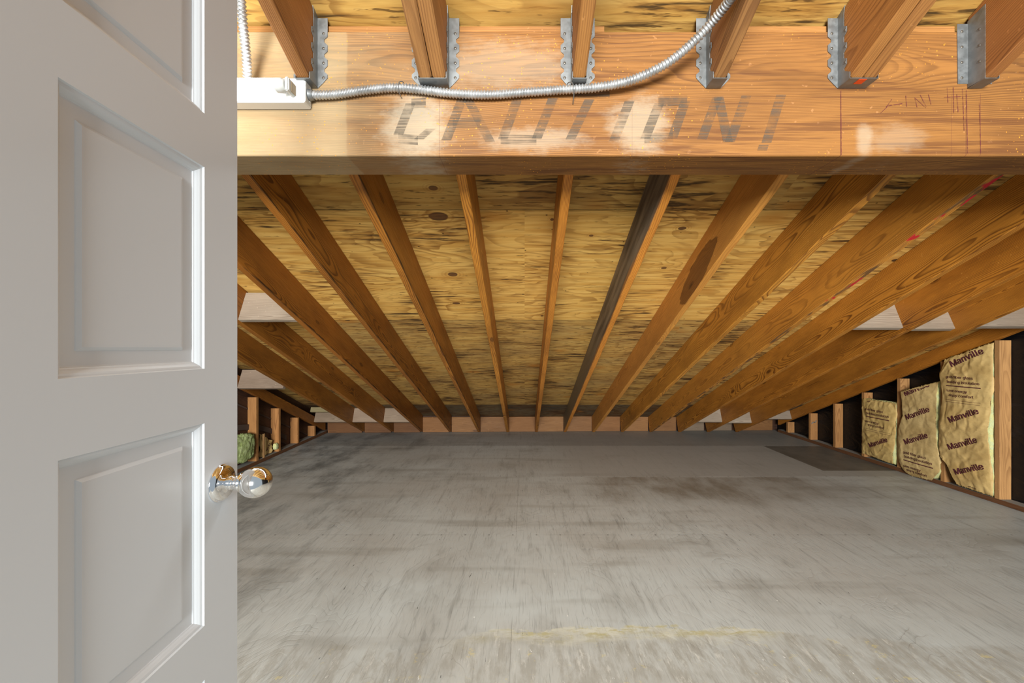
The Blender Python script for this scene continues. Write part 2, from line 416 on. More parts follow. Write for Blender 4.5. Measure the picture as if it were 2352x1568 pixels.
def floor_mat():
    k = N('painted_plywood_floor')
    p = k.obj(); x, y, z = k.sep(p)
    big = k.noise(k.vm('MULTIPLY', p, (.75, 1.1, 1)), 1, 5, .6)
    med = k.noise(k.vm('MULTIPLY', p, (3.2, 1.6, 1)), 1, 5, .65)
    lng = k.noise(k.vm('MULTIPLY', p, (26, 2.2, 1)), 1, 4, .65)
    fine = k.noise(k.vm('MULTIPLY', p, (150, 7, 1)), 1, 3, .6)
    side = k.noise(k.vm('MULTIPLY', p, (.8, 5.5, 1)), 1, 3, .5)
    col = k.mix(k.ramp(big, .3, .7), S(196, 201, 199), S(182, 181, 175))
    col = k.mix(k.ramp(med, .48, .78, 0, .45), col, S(126, 122, 113))
    col = k.mix(k.ramp(side, .52, .72, 0, .35), col, S(124, 116, 102))
    col = k.mix(k.ramp(lng, .52, .80, 0, .42), col, S(104, 101, 95))
    col = k.mix(k.ramp(fine, .54, .72, 0, .34), col, S(92, 92, 90))
    # raised rotary figure printed through the paint
    fg = k.noise(k.vm('MULTIPLY', p, (2.6, .8, 1)), 1, 3, .5, .5)
    ph = k.math('FRACT', k.math('MULTIPLY', fg, 26))
    fl = k.math('MULTIPLY', k.ramp(ph, .62, .92), k.ramp(ph, .93, 1.0, 1, 0))
    col = k.mix(k.math('MULTIPLY', fl, k.math('MULTIPLY', k.ramp(med, .35, .6, .0, .20), k.ramp(lng, .35, .65))), col, S(96, 94, 90))
    # newer paint on the far right sheets: sharp edge, smoother and paler
    e = k.math('MULTIPLY', k.math('SUBTRACT', k.noise(p, 9, 3), .5), .05)
    far = k.math('MULTIPLY', k.ramp(k.math('ADD', y, e), 3.86, 3.90), k.ramp(x, .0, .6))
    col = k.mix(k.math('MULTIPLY', far, .75), col, k.mix(k.ramp(lng, .5, .8, 0, .25), S(164, 162, 156), S(116, 113, 106)))
    brown = k.math('MULTIPLY', k.math('MULTIPLY', k.ramp(k.math('ADD', y, e), 3.05, 3.5), k.ramp(k.math('ADD', y, e), 3.84, 3.88, 1, 0)), k.math('MULTIPLY', k.ramp(x, .2, .9), k.ramp(x, 2.2, 3.0, 1, 0)))
    col = k.mix(k.math('MULTIPLY', brown, k.ramp(med, .3, .7, .25, .75)), col, S(116, 104, 86))
    col = k.mix(k.ramp(y, 5.09, 5.11, 0, .35), col, S(104, 100, 92))
    # bare sheet by the right wall
    pm = k.math('MULTIPLY', k.ramp(x, 2.895, 2.905), k.math('MULTIPLY', k.ramp(y, 4.055, 4.065), k.ramp(y, 5.075, 5.085, 1, 0)))
    col = k.mix(k.math('MULTIPLY', pm, .9), col, k.mix(k.ramp(med, .35, .7), S(112, 106, 96), S(88, 82, 72)))
    # dark scuffs along the left, with the door's shade painted in
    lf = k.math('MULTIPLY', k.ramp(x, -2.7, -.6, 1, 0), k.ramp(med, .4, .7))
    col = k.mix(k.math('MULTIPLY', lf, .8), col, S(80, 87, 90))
    # worn strip by the doorway: cream, white and yellow paint
    e2 = k.math('MULTIPLY', k.math('SUBTRACT', k.noise(k.vm('MULTIPLY', p, (3, 5, 1)), 1, 5, .7), .5), .28)
    edge = k.math('ADD', k.math('ADD', y, e2), k.math('MULTIPLY', k.math('ABSOLUTE', k.math('SUBTRACT', x, .55)), .10))
    worn = k.ramp(edge, 1.765, 1.80, 1, 0)
    wn = k.noise(k.vm('MULTIPLY', p, (16, 5, 1)), 1, 5, .7)
    wc = k.mix(k.ramp(wn, .35, .65), S(182, 181, 174), S(160, 157, 148))
    wc = k.mix(k.ramp(k.noise(k.vm('MULTIPLY', p, (24, 6, 1)), 1.3, 5, .75), .54, .66, 0, .75), wc, S(214, 212, 204))
    wc = k.mix(k.ramp(k.noise(k.vm('MULTIPLY', p, (11, 15, 1)), 1, 5, .75), .60, .66, 0, .8), wc, S(206, 192, 134))
    wc = k.mix(k.ramp(k.noise(k.vm('MULTIPLY', p, (10, 26, 1)), 1.7, 4, .8), .66, .70, 0, .8), wc, S(188, 158, 74))
    wc = k.mix(k.ramp(k.noise(k.vm('MULTIPLY', p, (9, 5, 1)), 1.9, 4, .7), .68, .71, 0, .95), wc, S(240, 240, 238))
    wc = k.mix(k.ramp(fine, .56, .72, 0, .35), wc, S(110, 104, 94))
    col = k.mix(k.math('MULTIPLY', worn, k.math('ADD', k.ramp(x, -.6, .3, .15, .35), k.ramp(wn, .42, .58, 0, .5))), col, wc)
    lip = k.math('MULTIPLY', k.ramp(edge, 1.70, 1.79), k.ramp(edge, 1.795, 1.81, 1, 0))
    lip = k.math('MULTIPLY', lip, k.math('MULTIPLY', k.ramp(x, -.4, .1), k.ramp(x, .95, 1.15, 1, 0)))
    yl = k.noise(k.vm('MULTIPLY', p, (5, 16, 1)), 1, 4, .7)
    col = k.mix(k.math('MULTIPLY', lip, k.ramp(yl, .3, .6, .25, .75)), col, k.mix(k.ramp(k.noise(k.vm('MULTIPLY', p, (8, 22, 1)), 1, 4, .7), .46, .60), S(212, 210, 192), S(188, 178, 122)))
    # checks, nail rows, seams, specks
    ck = k.noise(k.vm('MULTIPLY', p, (44, 9, 1)), 1, 3, .6)
    col = k.mix(k.ramp(ck, .70, .75, 0, .75), col, S(58, 56, 54))
    fy = k.math('SUBTRACT', k.math('FRACT', k.math('ADD', k.math('DIVIDE', k.math('SUBTRACT', y, 2.665), 1.22), .5)), .5)
    wob = k.math('MULTIPLY_ADD', k.noise(p, 8, 1), .003, -.0015)
    ay = k.math('ABSOLUTE', k.math('ADD', fy, wob))
    brk = k.ramp(k.noise(p, 2.2, 2), .4, .55)
    col = k.mix(k.math('MULTIPLY', k.ramp(ay, .0008, .002, .5, 0), brk), col, S(84, 82, 78))
    ax = k.math('ABSOLUTE', k.math('ADD', x, .055))
    col = k.mix(k.math('MULTIPLY', k.ramp(ax, .001, .0025, .4, 0), brk), col, S(96, 94, 90))
    nx = k.math('SUBTRACT', k.math('FRACT', k.math('MULTIPLY', x, 6.6)), .5)
    nd = k.vm('LENGTH', k.comb(k.math('DIVIDE', nx, 6.6), k.math('MULTIPLY', fy, 1.22), 0))
    col = k.mix(k.ramp(nd, .004, .008, .7, 0), col, S(66, 62, 60))
    sp = k.voro(k.vm('MULTIPLY', p, (7, 5, 1)), 1); sd = sp.outputs['Distance']
    col = k.mix(k.ramp(sd, .016, .024, .9, 0), col, S(236, 236, 232))
    k.bump(k.math('ADD', k.math('ADD', fine, k.math('MULTIPLY', fl, -.5)), k.math('MULTIPLY', ck, .4)), .35, .0015)
    return k.done(col, k.ramp(big, .3, .7, .42, .6), 0, .35)
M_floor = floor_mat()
M_dustgrey = plain('dusty_grey_paint', S(150, 148, 142), .8, 0, .2)

def black_sheet():
    k = N('black_building_paper'); p = k.obj()
    n = k.noise(k.vm('MULTIPLY', p, (3, 3, 9)), 1, 4, .6, .8)
    k.bump(n, .9, .02)
    return k.done(k.mix(k.ramp(n, .55, .8), S(15, 15, 17), S(30, 30, 33)), .42, 0, .3)
M_black = black_sheet()

def metal(name, col, rough, spangle=True):
    k = N(name); p = k.obj()
    v = k.noise(p, 45, 3, .6)
    c = k.mix(k.ramp(v, .35, .7), tuple(x*.80 for x in col), col)
    return k.done(c, k.ramp(v, .3, .7, rough-.06, rough+.1), .75, .5)
M_galv = metal('galvanised_steel', S(146, 149, 150), .48)
M_flex = metal('flexible_aluminium', S(196, 197, 197), .42)
M_nail = plain('steel_nail', S(112, 106, 98), .45, .7)
M_chrome = plain('polished_chrome', (.86, .86, .87), .05, 1.0)
M_chromeball = plain('polished_nickel', (.90, .89, .87), .09, 1.0)
M_enamel = plain('white_enamel', S(238, 238, 236), .35)
M_socket = plain('grey_plastic', S(214, 214, 210), .4)
M_orange = plain('orange_tape', S(238, 84, 24), .5)
M_copper = plain('bare_steel_edge', S(150, 130, 100), .5, .4)
def door_paint():
    k = N('white_door_paint'); n = k.noise(k.obj(), 240, 2)
    k.bump(n, .04, .0008)
    return k.done(S(222, 226, 230), .34, 0, .45)
M_door = door_paint()
def glow():
    k = N('lit_fluorescent_tube'); k.b.inputs['Emission Color'].default_value = (1, .97, .92, 1); k.b.inputs['Emission Strength'].default_value = 9
    return k.done((.95, .95, .95), .4)
M_glow = glow()
def paper():
    k = N('kraft_paper'); p = k.obj()
    n = k.noise(k.vm('MULTIPLY', p, (3, 3, 7)), 1, 4, .6); f = k.noise(p, 60, 3)
    c = k.mix(k.ramp(n, .3, .7), S(214, 184, 124), S(190, 158, 100))
    c = k.mix(k.ramp(f, .5, .75, 0, .25), c, S(160, 128, 80))
    c = k.mix(1.0, c, k.tint(), 'MULTIPLY')
    cz = k.voro(k.vm('ADD', k.vm('MULTIPLY', p, (7, 7, 5)), k.comb(n, n, n)), 1, 1, 'DISTANCE_TO_EDGE').outputs['Distance']
    k.bump(k.math('ADD', n, k.math('MULTIPLY', k.ramp(cz, 0, .25), .8)), .5, .006)
    return k.done(c, .55, 0, .3)
M_paper = paper()
def fibre(name, a, b):
    k = N(name); p = k.obj()
    n = k.noise(p, 22, 6, .75, .5); m = k.noise(k.vm('MULTIPLY', p, (9, 9, 5)), 1, 3)
    c = k.mix(k.ramp(n, .3, .7), a, b); c = k.mix(k.ramp(m, .5, .7, 0, .6), c, tuple(x*.55 for x in a))
    k.bump(n, .9, .012)
    return k.done(c, .95, 0, .1)
M_fibre = fibre('yellow_glass_fibre', S(224, 216, 140), S(206, 216, 170))
M_fibreg = fibre('green_glass_fibre', S(150, 166, 96), S(196, 208, 150))
M_ink = plain('plum_ink', S(88, 44, 48), .7, 0, .1)
def faded_ink():
    k = N('faded_stencil_ink'); p = k.obj()
    n = k.noise(k.vm('MULTIPLY', p, (5, 1, 170)), 1, 3, .6); b = k.noise(p, 16, 3)
    tr = k.n('BsdfTransparent'); mx = k.n('MixShader'); out = k.t.nodes['Material Output']
    f = k.math('MULTIPLY', k.ramp(n, .36, .60, .10, .58), k.ramp(b, .3, .6, .25, 1))
    k.put(mx.inputs[0], f); k.t.links.new(tr.outputs[0], mx.inputs[1]); k.t.links.new(k.b.outputs[0], mx.inputs[2])
    k.t.links.new(mx.outputs[0], out.inputs['Surface'])
    return k.done(S(98, 90, 80), .8, 0, .1)
M_stencil = faded_ink()
def faint_crayon():
    k = N('plum_crayon'); tr = k.n('BsdfTransparent'); mx = k.n('MixShader')
    k.put(mx.inputs[0], k.ramp(k.noise(k.obj(), 90, 3), .35, .6, .2, .7)); k.t.links.new(tr.outputs[0], mx.inputs[1]); k.t.links.new(k.b.outputs[0], mx.inputs[2])
    k.t.links.new(mx.outputs[0], k.t.nodes['Material Output'].inputs['Surface'])
    return k.done(S(104, 50, 54), .8, 0, .1)
M_crayon = faint_crayon()
M_felt = plain('brown_felt_paper', S(84, 70, 62), .85, 0, .1)

# ------------------------------------------------------------------ the setting
def poly_slab(name, pts, thick, mat, M=None):
    """pts: a planar polygon (world); extruded by the vector thick"""
    bm = bmesh.new(); a = [bm.verts.new(p) for p in pts]; b = [bm.verts.new(Vector(p)+Vector(thick)) for p in pts]; n = len(pts)
    bm.faces.new(a); bm.faces.new(b[::-1])
    for i in range(n): bm.faces.new((a[i], b[i], b[(i+1) % n], a[(i+1) % n]))
    if M is not None: bmesh.ops.transform(bm, matrix=M.inverted(), verts=bm.verts)
    return struct(link(name, mesh_of(bm), mat, None, M))

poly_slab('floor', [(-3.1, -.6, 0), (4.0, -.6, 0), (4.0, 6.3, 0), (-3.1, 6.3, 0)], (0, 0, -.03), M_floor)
seam0 = Vector((0, 2.061, ht(2.061)))
Mc = frame(seam0, (1, 0, 0), V)
# local y of this frame runs up the slope; flip it so that y grows towards the eaves
Mc = Matrix(((1, 0, 0), (0, U.y, V.y), (0, U.z, V.z))).to_4x4(); Mc.translation = seam0
poly_slab('ceiling', [(-3.1, -.35, ht(-.35)), (3.9, -.35, ht(-.35)), (3.9, 6.25, ht(6.25)), (-3.1, 6.25, ht(6.25))], V*.016, M_ply, Mc)
def gable(y0, y1, xf, name, out, mat, M=None):
    return poly_slab(name, [(xf(y0), y0, 0.0), (xf(y1), y1, 0.0), (xf(y1), y1, ht(y1)-.001), (xf(y0), y0, ht(y0)-.001)], out, mat, M)
gable(-.3, 6.1, lambda y: xr(y)+.092, 'wall_right', (.02, 0, 0), M_black)
MwL = frame((xl(3)-.092, 3, hb(3)), U, V)
poly_slab('wall_left', [(xl(y)-.092, y, z) for y, z in ((-.3, 0), (6.0, 0), (6.0, ht(6.0)-.001), (-.3, ht(-.3)-.001))], (-.02, 0, 0), M_darkboard, MwL)
Mend = frame((0, yend(0)+.04, 0), (1, .03, 0), (0, 0, 1))
poly_slab('wall_back', [(x, yend(x)+.04, z) for x, z in ((-3.05, 0), (3.9, 0), (3.9, .26), (-3.05, .26))], (0, .02, 0), M_darkboard, Mend)
# board seams on the left wall: three sloped sheathing laps
for i, t in enumerate((-.13, -.33, -.56)):
    p = Vector((xl(3)-.0895, 3, hb(3))) + V*t
    a = p - U*1.0; b = p + U*2.9
    b = p + U*min(2.9, (p.z-.05)/math.sin(A))
    a.x = xl(a.y)-.087; b.x = xl(b.y)-.087
    o = board('trim_%d' % (i+1), a, b, .008, .012, V, M_felt, jit=0, ch=.0005); struct(o)

# ------------------------------------------------------------------ timber beam with its lettering
BY0, BY1, BZ0, BZ1 = 1.28, 1.422, ZC+.588, ZC+.9693
beam = tag(link('timber_beam', rings_mesh([((6.36*i/60, 0), (6.36*i/60, BZ1-BZ0)) for i in range(61)], BY1-BY0, .003, .0012, 3), M_beam, None,
           frame((-2.72, (BY0+BY1)/2, BZ0), (1, 0, 0), (0, 0, 1))),
           'heavy timber beam across the attic with faded capital letters on its face', 'beam', kind='thing')
def stroke(bm, pts, w, y):
    """a flat brush stroke on the beam face through pixel points"""
    P = [px(a, b, BY0) for a, b in pts]
    for a, b in zip(P, P[1:]):
        h = Vector((w/2, 0, 0)) if abs((b-a).z) > abs((b-a).x)*.5 else Vector((0, 0, w/2))
        f = [bm.verts.new((q.x, y, q.z)) for q in (a-h, b-h, b+h, a+h)]
        bm.faces.new(f)
W = .030
letters = {
 'C': [[(978, 236), (945, 238)], [(943, 238), (915, 310)], [(915, 318), (960, 322)], [(962, 320), (990, 296)]],
 'A': [[(1062, 226), (1025, 322)], [(1074, 226), (1126, 326)], [(1040, 283), (1104, 281)]],
 'U': [[(1188, 228), (1155, 320)], [(1150, 320), (1232, 322)], [(1270, 226), (1232, 320)]],
 'T': [[(1354, 228), (1310, 320)], [(1316, 214), (1400, 212)]],
 'I': [[(1446, 232), (1410, 324)]],
 'O': [[(1514, 238), (1482, 318)], [(1480, 318), (1546, 316)], [(1574, 232), (1544, 318)], [(1512, 234), (1578, 230)]],
 'N': [[(1648, 222), (1612, 320)], [(1650, 222), (1672, 326)], [(1714, 220), (1676, 326)]],
 '!': [[(1794, 218), (1760, 328)], [(1754, 333), (1750, 346)]],
}
for i, (ch_, st) in enumerate(letters.items()):
    bm = bmesh.new()
    for j, s in enumerate(st): stroke(bm, s, W if len(s) == 2 else W, BY0-.0012-.0002*j)
    link('stencil_letter', mesh_of(bm), M_stencil, beam, Matrix())
for marks in ([[(2035, 247), (2048, 228)], [(2022, 260), (2037, 246)], [(2035, 244), (2072, 238)]], [[(2080, 220), (2082, 246)]], [[(2101, 226), (2106, 247)], [(2100, 224), (2126, 248)], [(2113, 218), (2127, 246)]], [[(2132, 217), (2138, 240)]],
              [[(2175, 202), (2177, 236)], [(2168, 224), (2206, 222)], [(2189, 200), (2190, 260)], [(2197, 216), (2200, 258)]], [[(2210, 204), (2214, 300)]], [[(2219, 208), (2222, 352)]], [[(2249, 236), (2252, 352)]], [[(1931, 208), (1932, 356)]]):
    bm = bmesh.new()
    for i, m_ in enumerate(marks): stroke(bm, m_, .0024, BY0-.001-.0001*i)
    link('crayon_mark', mesh_of(bm), M_crayon, beam, Matrix())

# ------------------------------------------------------------------ rear rafters
O0 = Vector((0, 1.5, hb(1.5)))
def st(y, z):
    dy, dz = y-O0.y, z-O0.z
    return (dy*math.cos(A)-dz*math.sin(A), dy*math.sin(A)+dz*math.cos(A))
def rafter(name, x, y0, y1, mat, bot=0.0, w=.038, seed=0, jit=.004, top=.2345, foot=True, n=44):
    b0, t0 = st(y0, hb(y0)+bot), st(y0, hb(y0)+top)
    yb = min(y1, (1.3192+ZC+bot-.002)/SL)
    b1, t1 = st(yb, hb(yb)+bot), st(y1, hb(y1)+top)
    rings = [((b0[0]+(b1[0]-b0[0])*i/n, b0[1]+(b1[1]-b0[1])*i/n), (t0[0]+(t1[0]-t0[0])*i/n, t0[1]+(t1[1]-t0[1])*i/n)) for i in range(n+1)]
    me = rings_mesh(rings, w, .002, jit, seed)
    M = Matrix(((0, -1, 0), (U.y, 0, V.y), (U.z, 0, V.z))).to_4x4(); M.translation = (x, O0.y, O0.z)
    return link(name, me, mat, None, M)
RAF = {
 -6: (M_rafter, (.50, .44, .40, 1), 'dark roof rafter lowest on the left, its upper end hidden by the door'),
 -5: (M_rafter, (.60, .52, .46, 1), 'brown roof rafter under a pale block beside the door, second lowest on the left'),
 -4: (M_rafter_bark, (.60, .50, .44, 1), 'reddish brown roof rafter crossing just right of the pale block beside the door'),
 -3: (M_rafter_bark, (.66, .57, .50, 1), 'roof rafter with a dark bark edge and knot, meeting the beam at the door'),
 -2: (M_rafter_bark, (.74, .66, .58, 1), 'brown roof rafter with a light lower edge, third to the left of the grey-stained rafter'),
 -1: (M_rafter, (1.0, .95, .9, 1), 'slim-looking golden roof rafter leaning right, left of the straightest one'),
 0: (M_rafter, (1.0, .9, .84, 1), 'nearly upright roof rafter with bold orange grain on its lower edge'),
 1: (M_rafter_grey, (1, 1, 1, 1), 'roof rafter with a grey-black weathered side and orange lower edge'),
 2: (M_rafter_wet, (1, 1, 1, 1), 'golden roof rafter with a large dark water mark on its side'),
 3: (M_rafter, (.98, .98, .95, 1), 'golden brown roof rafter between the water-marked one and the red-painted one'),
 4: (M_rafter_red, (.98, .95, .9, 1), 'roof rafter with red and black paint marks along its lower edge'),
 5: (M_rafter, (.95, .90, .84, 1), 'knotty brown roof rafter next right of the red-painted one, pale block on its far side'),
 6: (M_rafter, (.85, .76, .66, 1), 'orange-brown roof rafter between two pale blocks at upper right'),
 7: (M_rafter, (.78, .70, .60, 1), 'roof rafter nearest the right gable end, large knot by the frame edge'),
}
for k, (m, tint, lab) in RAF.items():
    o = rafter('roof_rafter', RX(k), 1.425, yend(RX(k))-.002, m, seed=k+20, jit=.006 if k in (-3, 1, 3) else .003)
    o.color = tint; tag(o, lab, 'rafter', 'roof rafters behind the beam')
# gable rafters on the framed end walls
def gable_rafter(xf, y0, y1, bot, top, side, lab, tint):
    n = 40; rings = []
    c, s = math.cos(A), math.sin(A)
    b0, b1, t0, t1 = st(y0, hb(y0)+bot), st(y1, hb(y1)+bot), st(y0, hb(y0)+top), st(y1, hb(y1)+top)
    for i in range(n+1):
        f = i/n
        rings.append(((b0[0]+(b1[0]-b0[0])*f, b0[1]+(b1[1]-b0[1])*f), (t0[0]+(t1[0]-t0[0])*f, t0[1]+(t1[1]-t0[1])*f)))
    me = rings_mesh(rings, .038, .002, .002, side*3+9)
    M = Matrix(((0, -1, 0), (U.y, 0, V.y), (U.z, 0, V.z))).to_4x4()
    M.translation = (xf(O0.y)+side*.0195, O0.y, O0.z)
    sl = (xf(5)-xf(1))/4
    for v in me.vertices: v.co.y += -sl*(v.co.x*math.cos(A))
    o = link('gable_rafter', me, M_rafter, None, M); o.color = tint
    return tag(o, lab, 'rafter', 'gable end rafters')
gable_rafter(xr, 1.425, 5.93, .105, .2345, 1, 'shallow brown rafter on top of the right wall studs', (.82, .72, .62, 1))
gable_rafter(xl, 1.425, 5.80, 0, .11, -1, 'dark rafter on top of the left wall studs', (.5, .42, .4, 1))

# ------------------------------------------------------------------ front rafters and their hangers
front = [(-.6545, 1, 'striped brown upper rafter just above the lamp', (.92, .80, .70, 1)),
         (-.2927, 1, 'left board of the split double upper rafter', (.95, .92, .95, 1)),
         (-.2523, 1, 'right board of the split double upper rafter', (.92, .86, .84, 1)),
         (.1623, 1, 'golden upper rafter seen nearly end on, in the two-winged hanger', (1.0, .9, .75, 1)),
         (.5766, 1, 'greyish upper rafter passing behind the rising conduit', (.80, .76, .76, 1)),
         (.9793, 1, 'inner board of the double upper rafter over the orange tape', (1.05, .92, .75, 1)),
         (1.0197, 1, 'outer board of the double upper rafter over the orange tape', (.98, .86, .74, 1)),
         (1.3767, 1, 'reddish upper rafter in the smooth-edged hanger at right', (.92, .74, .62, 1))]
for i, (x, _, lab, tint) in enumerate(front):
    y0, ys, y1 = .05, 1.232, 1.2785; seat = ZC+.7975+.0
    rings = []
    for j in range(15):
        y = y0+(ys-y0)*j/14; rings.append((st(y, hb(y)), st(y, hb(y)+.2345)))
    rings.append((st(y1, hb(ys)+.001), st(y1, hb(y1)+.2345)))
    me = rings_mesh(rings, .0382, .0035, .003, i+40)
    M = Matrix(((0, -1, 0), (U.y, 0, V.y), (U.z, 0, V.z))).to_4x4(); M.translation = (x, O0.y, O0.z)
    o = link('upper_rafter', me, M_front, None, M); o.color = tint
    tag(o, lab, 'rafter', 'upper rafters in front of the beam')

def extrude_poly(bm, pts, vec):
    a = [bm.verts.new(p) for p in pts]; b = [bm.verts.new(Vector(p)+Vector(vec)) for p in pts]; n = len(pts)
    bm.faces.new(a); bm.faces.new(b[::-1])
    for i in range(n): bm.faces.new((a[i], b[i], b[(i+1) % n], a[(i+1) % n]))
def hanger(x, w, lab, scallop=True, tape=False, hz=(.808, 1.0075)):
    """face-mount joist hanger: seat, two cheeks, two nailing flanges"""
    root = empty('joist_hanger', (x, BY0, ZC+hz[0]))
    z0, z1 = ZC+.7955, ZC+hz[1]; yb, yf = BY0-.0008, 1.2305; hw = w/2+.0008; T = .0016
    bm = bmesh.new()
    box(bm, (x-hw-T, yf, z0-T), (x+hw+T, yb, z0))
    nails = []
    for s in (-1, 1):
        # cheek
        ct = z1 if not scallop else z1+.010
        if scallop:
            pr = [(yb, z0-T), (yf, z0), (yf, z0+.018), (yf+.022, z0+.034)]
            for j in range(3):
                zc = z0+.058+j*.048
                pr += [(yf+.024, zc-.016), (yf+.013, zc-.008), (yf+.013, zc+.008), (yf+.024, zc+.016)]
            pr += [(yf+.024, ct-.012), (yf+.018, ct+.012), (yb, ct)]
        else:
            pr = [(yb, z0-T), (yf, z0), (yf, z1-.005), (yf-.001, z1+.012), (yb, z1-.002)]
        extrude_poly(bm, [(x+s*hw, y, z) for y, z in pr], (s*T, 0, 0))
        # flange on the beam face
        fw = .032
        if scallop:
            fl = [(hw, z0-T), (hw+.004, z0), (hw+.020, z0+.016), (hw+fw, z0+.030)]
            for j in range(3):
                zc = z0+.030+j*.045
                fl += [(hw+fw, zc+.010), (hw+fw-.010, zc+.019), (hw+fw-.010, zc+.027), (hw+fw, zc+.036)]
            fl += [(hw+fw, z1), (hw, z1)]
        else:
            fl = [(hw, z0+.012), (hw+fw, z0+.012), (hw+fw+.002, z1-.01), (hw, z1-.01)]
        extrude_poly(bm, [(x+s*a, yb, z) for a, z in fl], (0, -T, 0))
        for j in range(4):
            nails.append(('f', x+s*(hw+fw*.62), yb-T, (z0+.030+j*.045) if scallop else (z0+.03+j*.047)))
        for j in range(3):
            nails.append(('c', x+s*(hw+T), (yf+.020) if scallop else (yf+.016), z0+.058+j*.048))
    b = link('bracket', mesh_of(bm), M_galv, root, Matrix())
    for kind, nx_, ny, nz in nails:
        bm = bmesh.new()
        s = 1 if nx_ > x else -1
        R = Matrix.Rotation(math.pi/2, 4, 'X') if kind == 'f' else Matrix.Rotation(s*math.pi/2, 4, 'Y')
        lathe(bm, [(.0042, -.0003), (.0044, .0006), (.0034, .0014), (.001, .0017)], 10, Matrix.Translation((nx_, ny, nz)) @ R)
        link('nail_head', mesh_of(bm, True), M_nail, root, Matrix())
    if tape:
        bm = bmesh.new(); box(bm, (x-.012, yf+.004, z0-T-.0008), (x+.012, yf+.026, z0-T-.0002))
        t = link('tape_mark', mesh_of(bm), M_orange, root, Matrix()); t['label'] = 'orange tape mark'
    tag(root, lab, 'joist hanger', 'joist hangers on the beam')
hanger(-.6545, .0385, 'steel joist hanger beside the lamp end')
hanger(-.2725, .0795, 'wide steel joist hanger under the split double rafter')
hanger(.1623, .0385, 'steel joist hanger with both scalloped wings facing out, near the middle of the beam')
hanger(.5766, .0385, 'steel joist hanger crossed by the rising conduit')
hanger(.9995, .0795, 'wide steel joist hanger with an orange tape mark', tape=True)
hanger(1.3767, .0385, 'smooth-edged steel joist hanger, rightmost on the beam', scallop=False, hz=(.808, 1.0))

# filler boards on top of the beam
def filler(x0, x1, z0, z1, y, th, lab, name='filler_board'):
    o = board(name, (x0, y+th/2, z0), (x1, y+th/2, z0), th, z1-z0, (0, 0, 1), M_front)
    return tag(o, lab, 'filler board', 'filler boards on top of the beam')
bxx = lambda q: (q-XV)/F*BY0
zt = lambda y_: ht(y_)
for (a, b, lab) in ((-2.7, -.69, 'long filler board above the lamp on the beam'), (-.62, -.34, 'filler board on the beam between the first two hangers'),
                    (-.205, .125, 'filler board on the beam left of the middle hanger'), (.2, .245, 'short filler offcut with a red end, right of the middle hanger'),
                    (.64, .93, 'filler board on the beam left of the orange-taped hanger'), (1.068, 1.325, 'filler board on the beam between the two rightmost hangers')):
    o = filler(a, b, BZ1+.0008, ht(1.325)-.001, 1.287, .038, lab)
    o.color = (1.0, .92, .78, 1)

# ------------------------------------------------------------------ blocking
def bay(k):
    a = RX(k)+.0195
    return a
def block(x0, x1, y, lift, d, mat, lab, grp, tilt=True, tint=(1, 1, 1, 1), name='blocking'):
    up = V if tilt else Vector((0, 0, 1))
    p = Vector((x0, y, hb(y)+lift)) + (U if tilt else Vector((0, 1, 0)))*.019
    q = Vector((x1, p.y, p.z))
    o = board(name, p, q, .038, d, up, mat, jit=.001); o.color = tint
    return tag(o, lab, 'block', grp)
G = 'pale blocks between the rafters'
block(bay(5), RX(6)-.0195, 5.46, .03, .185, M_block, 'pale block low between the two rafters right of the knotty one', G)
block(bay(6), RX(7)-.0195, 5.50, .03, .185, M_block, 'pale block low beside the rafter nearest the right gable', G)
block(bay(7), xr(5.6)-.003, 5.62, .11, .115, M_block, 'wide pale block low against the right gable rafter', G, tint=(.9, .9, .92, 1))
block(bay(5), RX(6)-.0195, 2.85, .028, .185, M_block, 'pale wedge-looking block high at right with a splintered edge', G)
block(bay(6), RX(7)-.0195, 2.90, .045, .17, M_block, 'small-looking pale block high at right beside the splintered one', G)
block(bay(7), xr(2.9)-.003, 2.86, .042, .17, M_block, 'long pale block running out of frame above the brown paper insulation', G, tint=(.85, .85, .87, 1))
block(bay(-5), RX(-4)-.0195, 2.69, .004, .20, M_block, 'grey weathered block high at left against the door edge', G)
block(xl(3.98)+.003, RX(-6)-.0195, 3.96, -.02, .185, M_block, 'pale block with nails over the left wall studs', G, tint=(.82, .76, .74, 1))
block(xl(5.5)+.003, RX(-6)-.0195, 5.46, .03, .17, M_block, 'pale block low at the far left corner', G, tint=(.85, .78, .72, 1))
block(bay(-6), RX(-5)-.0195, 5.46, .03, .185, M_block, 'pale block low at left, second from the far left corner', G, tint=(.95, .85, .8, 1))
block(bay(-5), RX(-4)-.0195, 5.46, .03, .185, M_block, 'pale block low at left, third from the far left corner', G, tint=(1, .92, .86, 1))
block(xl(5.36)+.003, RX(-6)-.10, 5.36, .135, .06, M_block, 'small greenish block above the far left corner block', G, tint=(.78, .80, .55, 1))
ends = list(range(-7, 8))
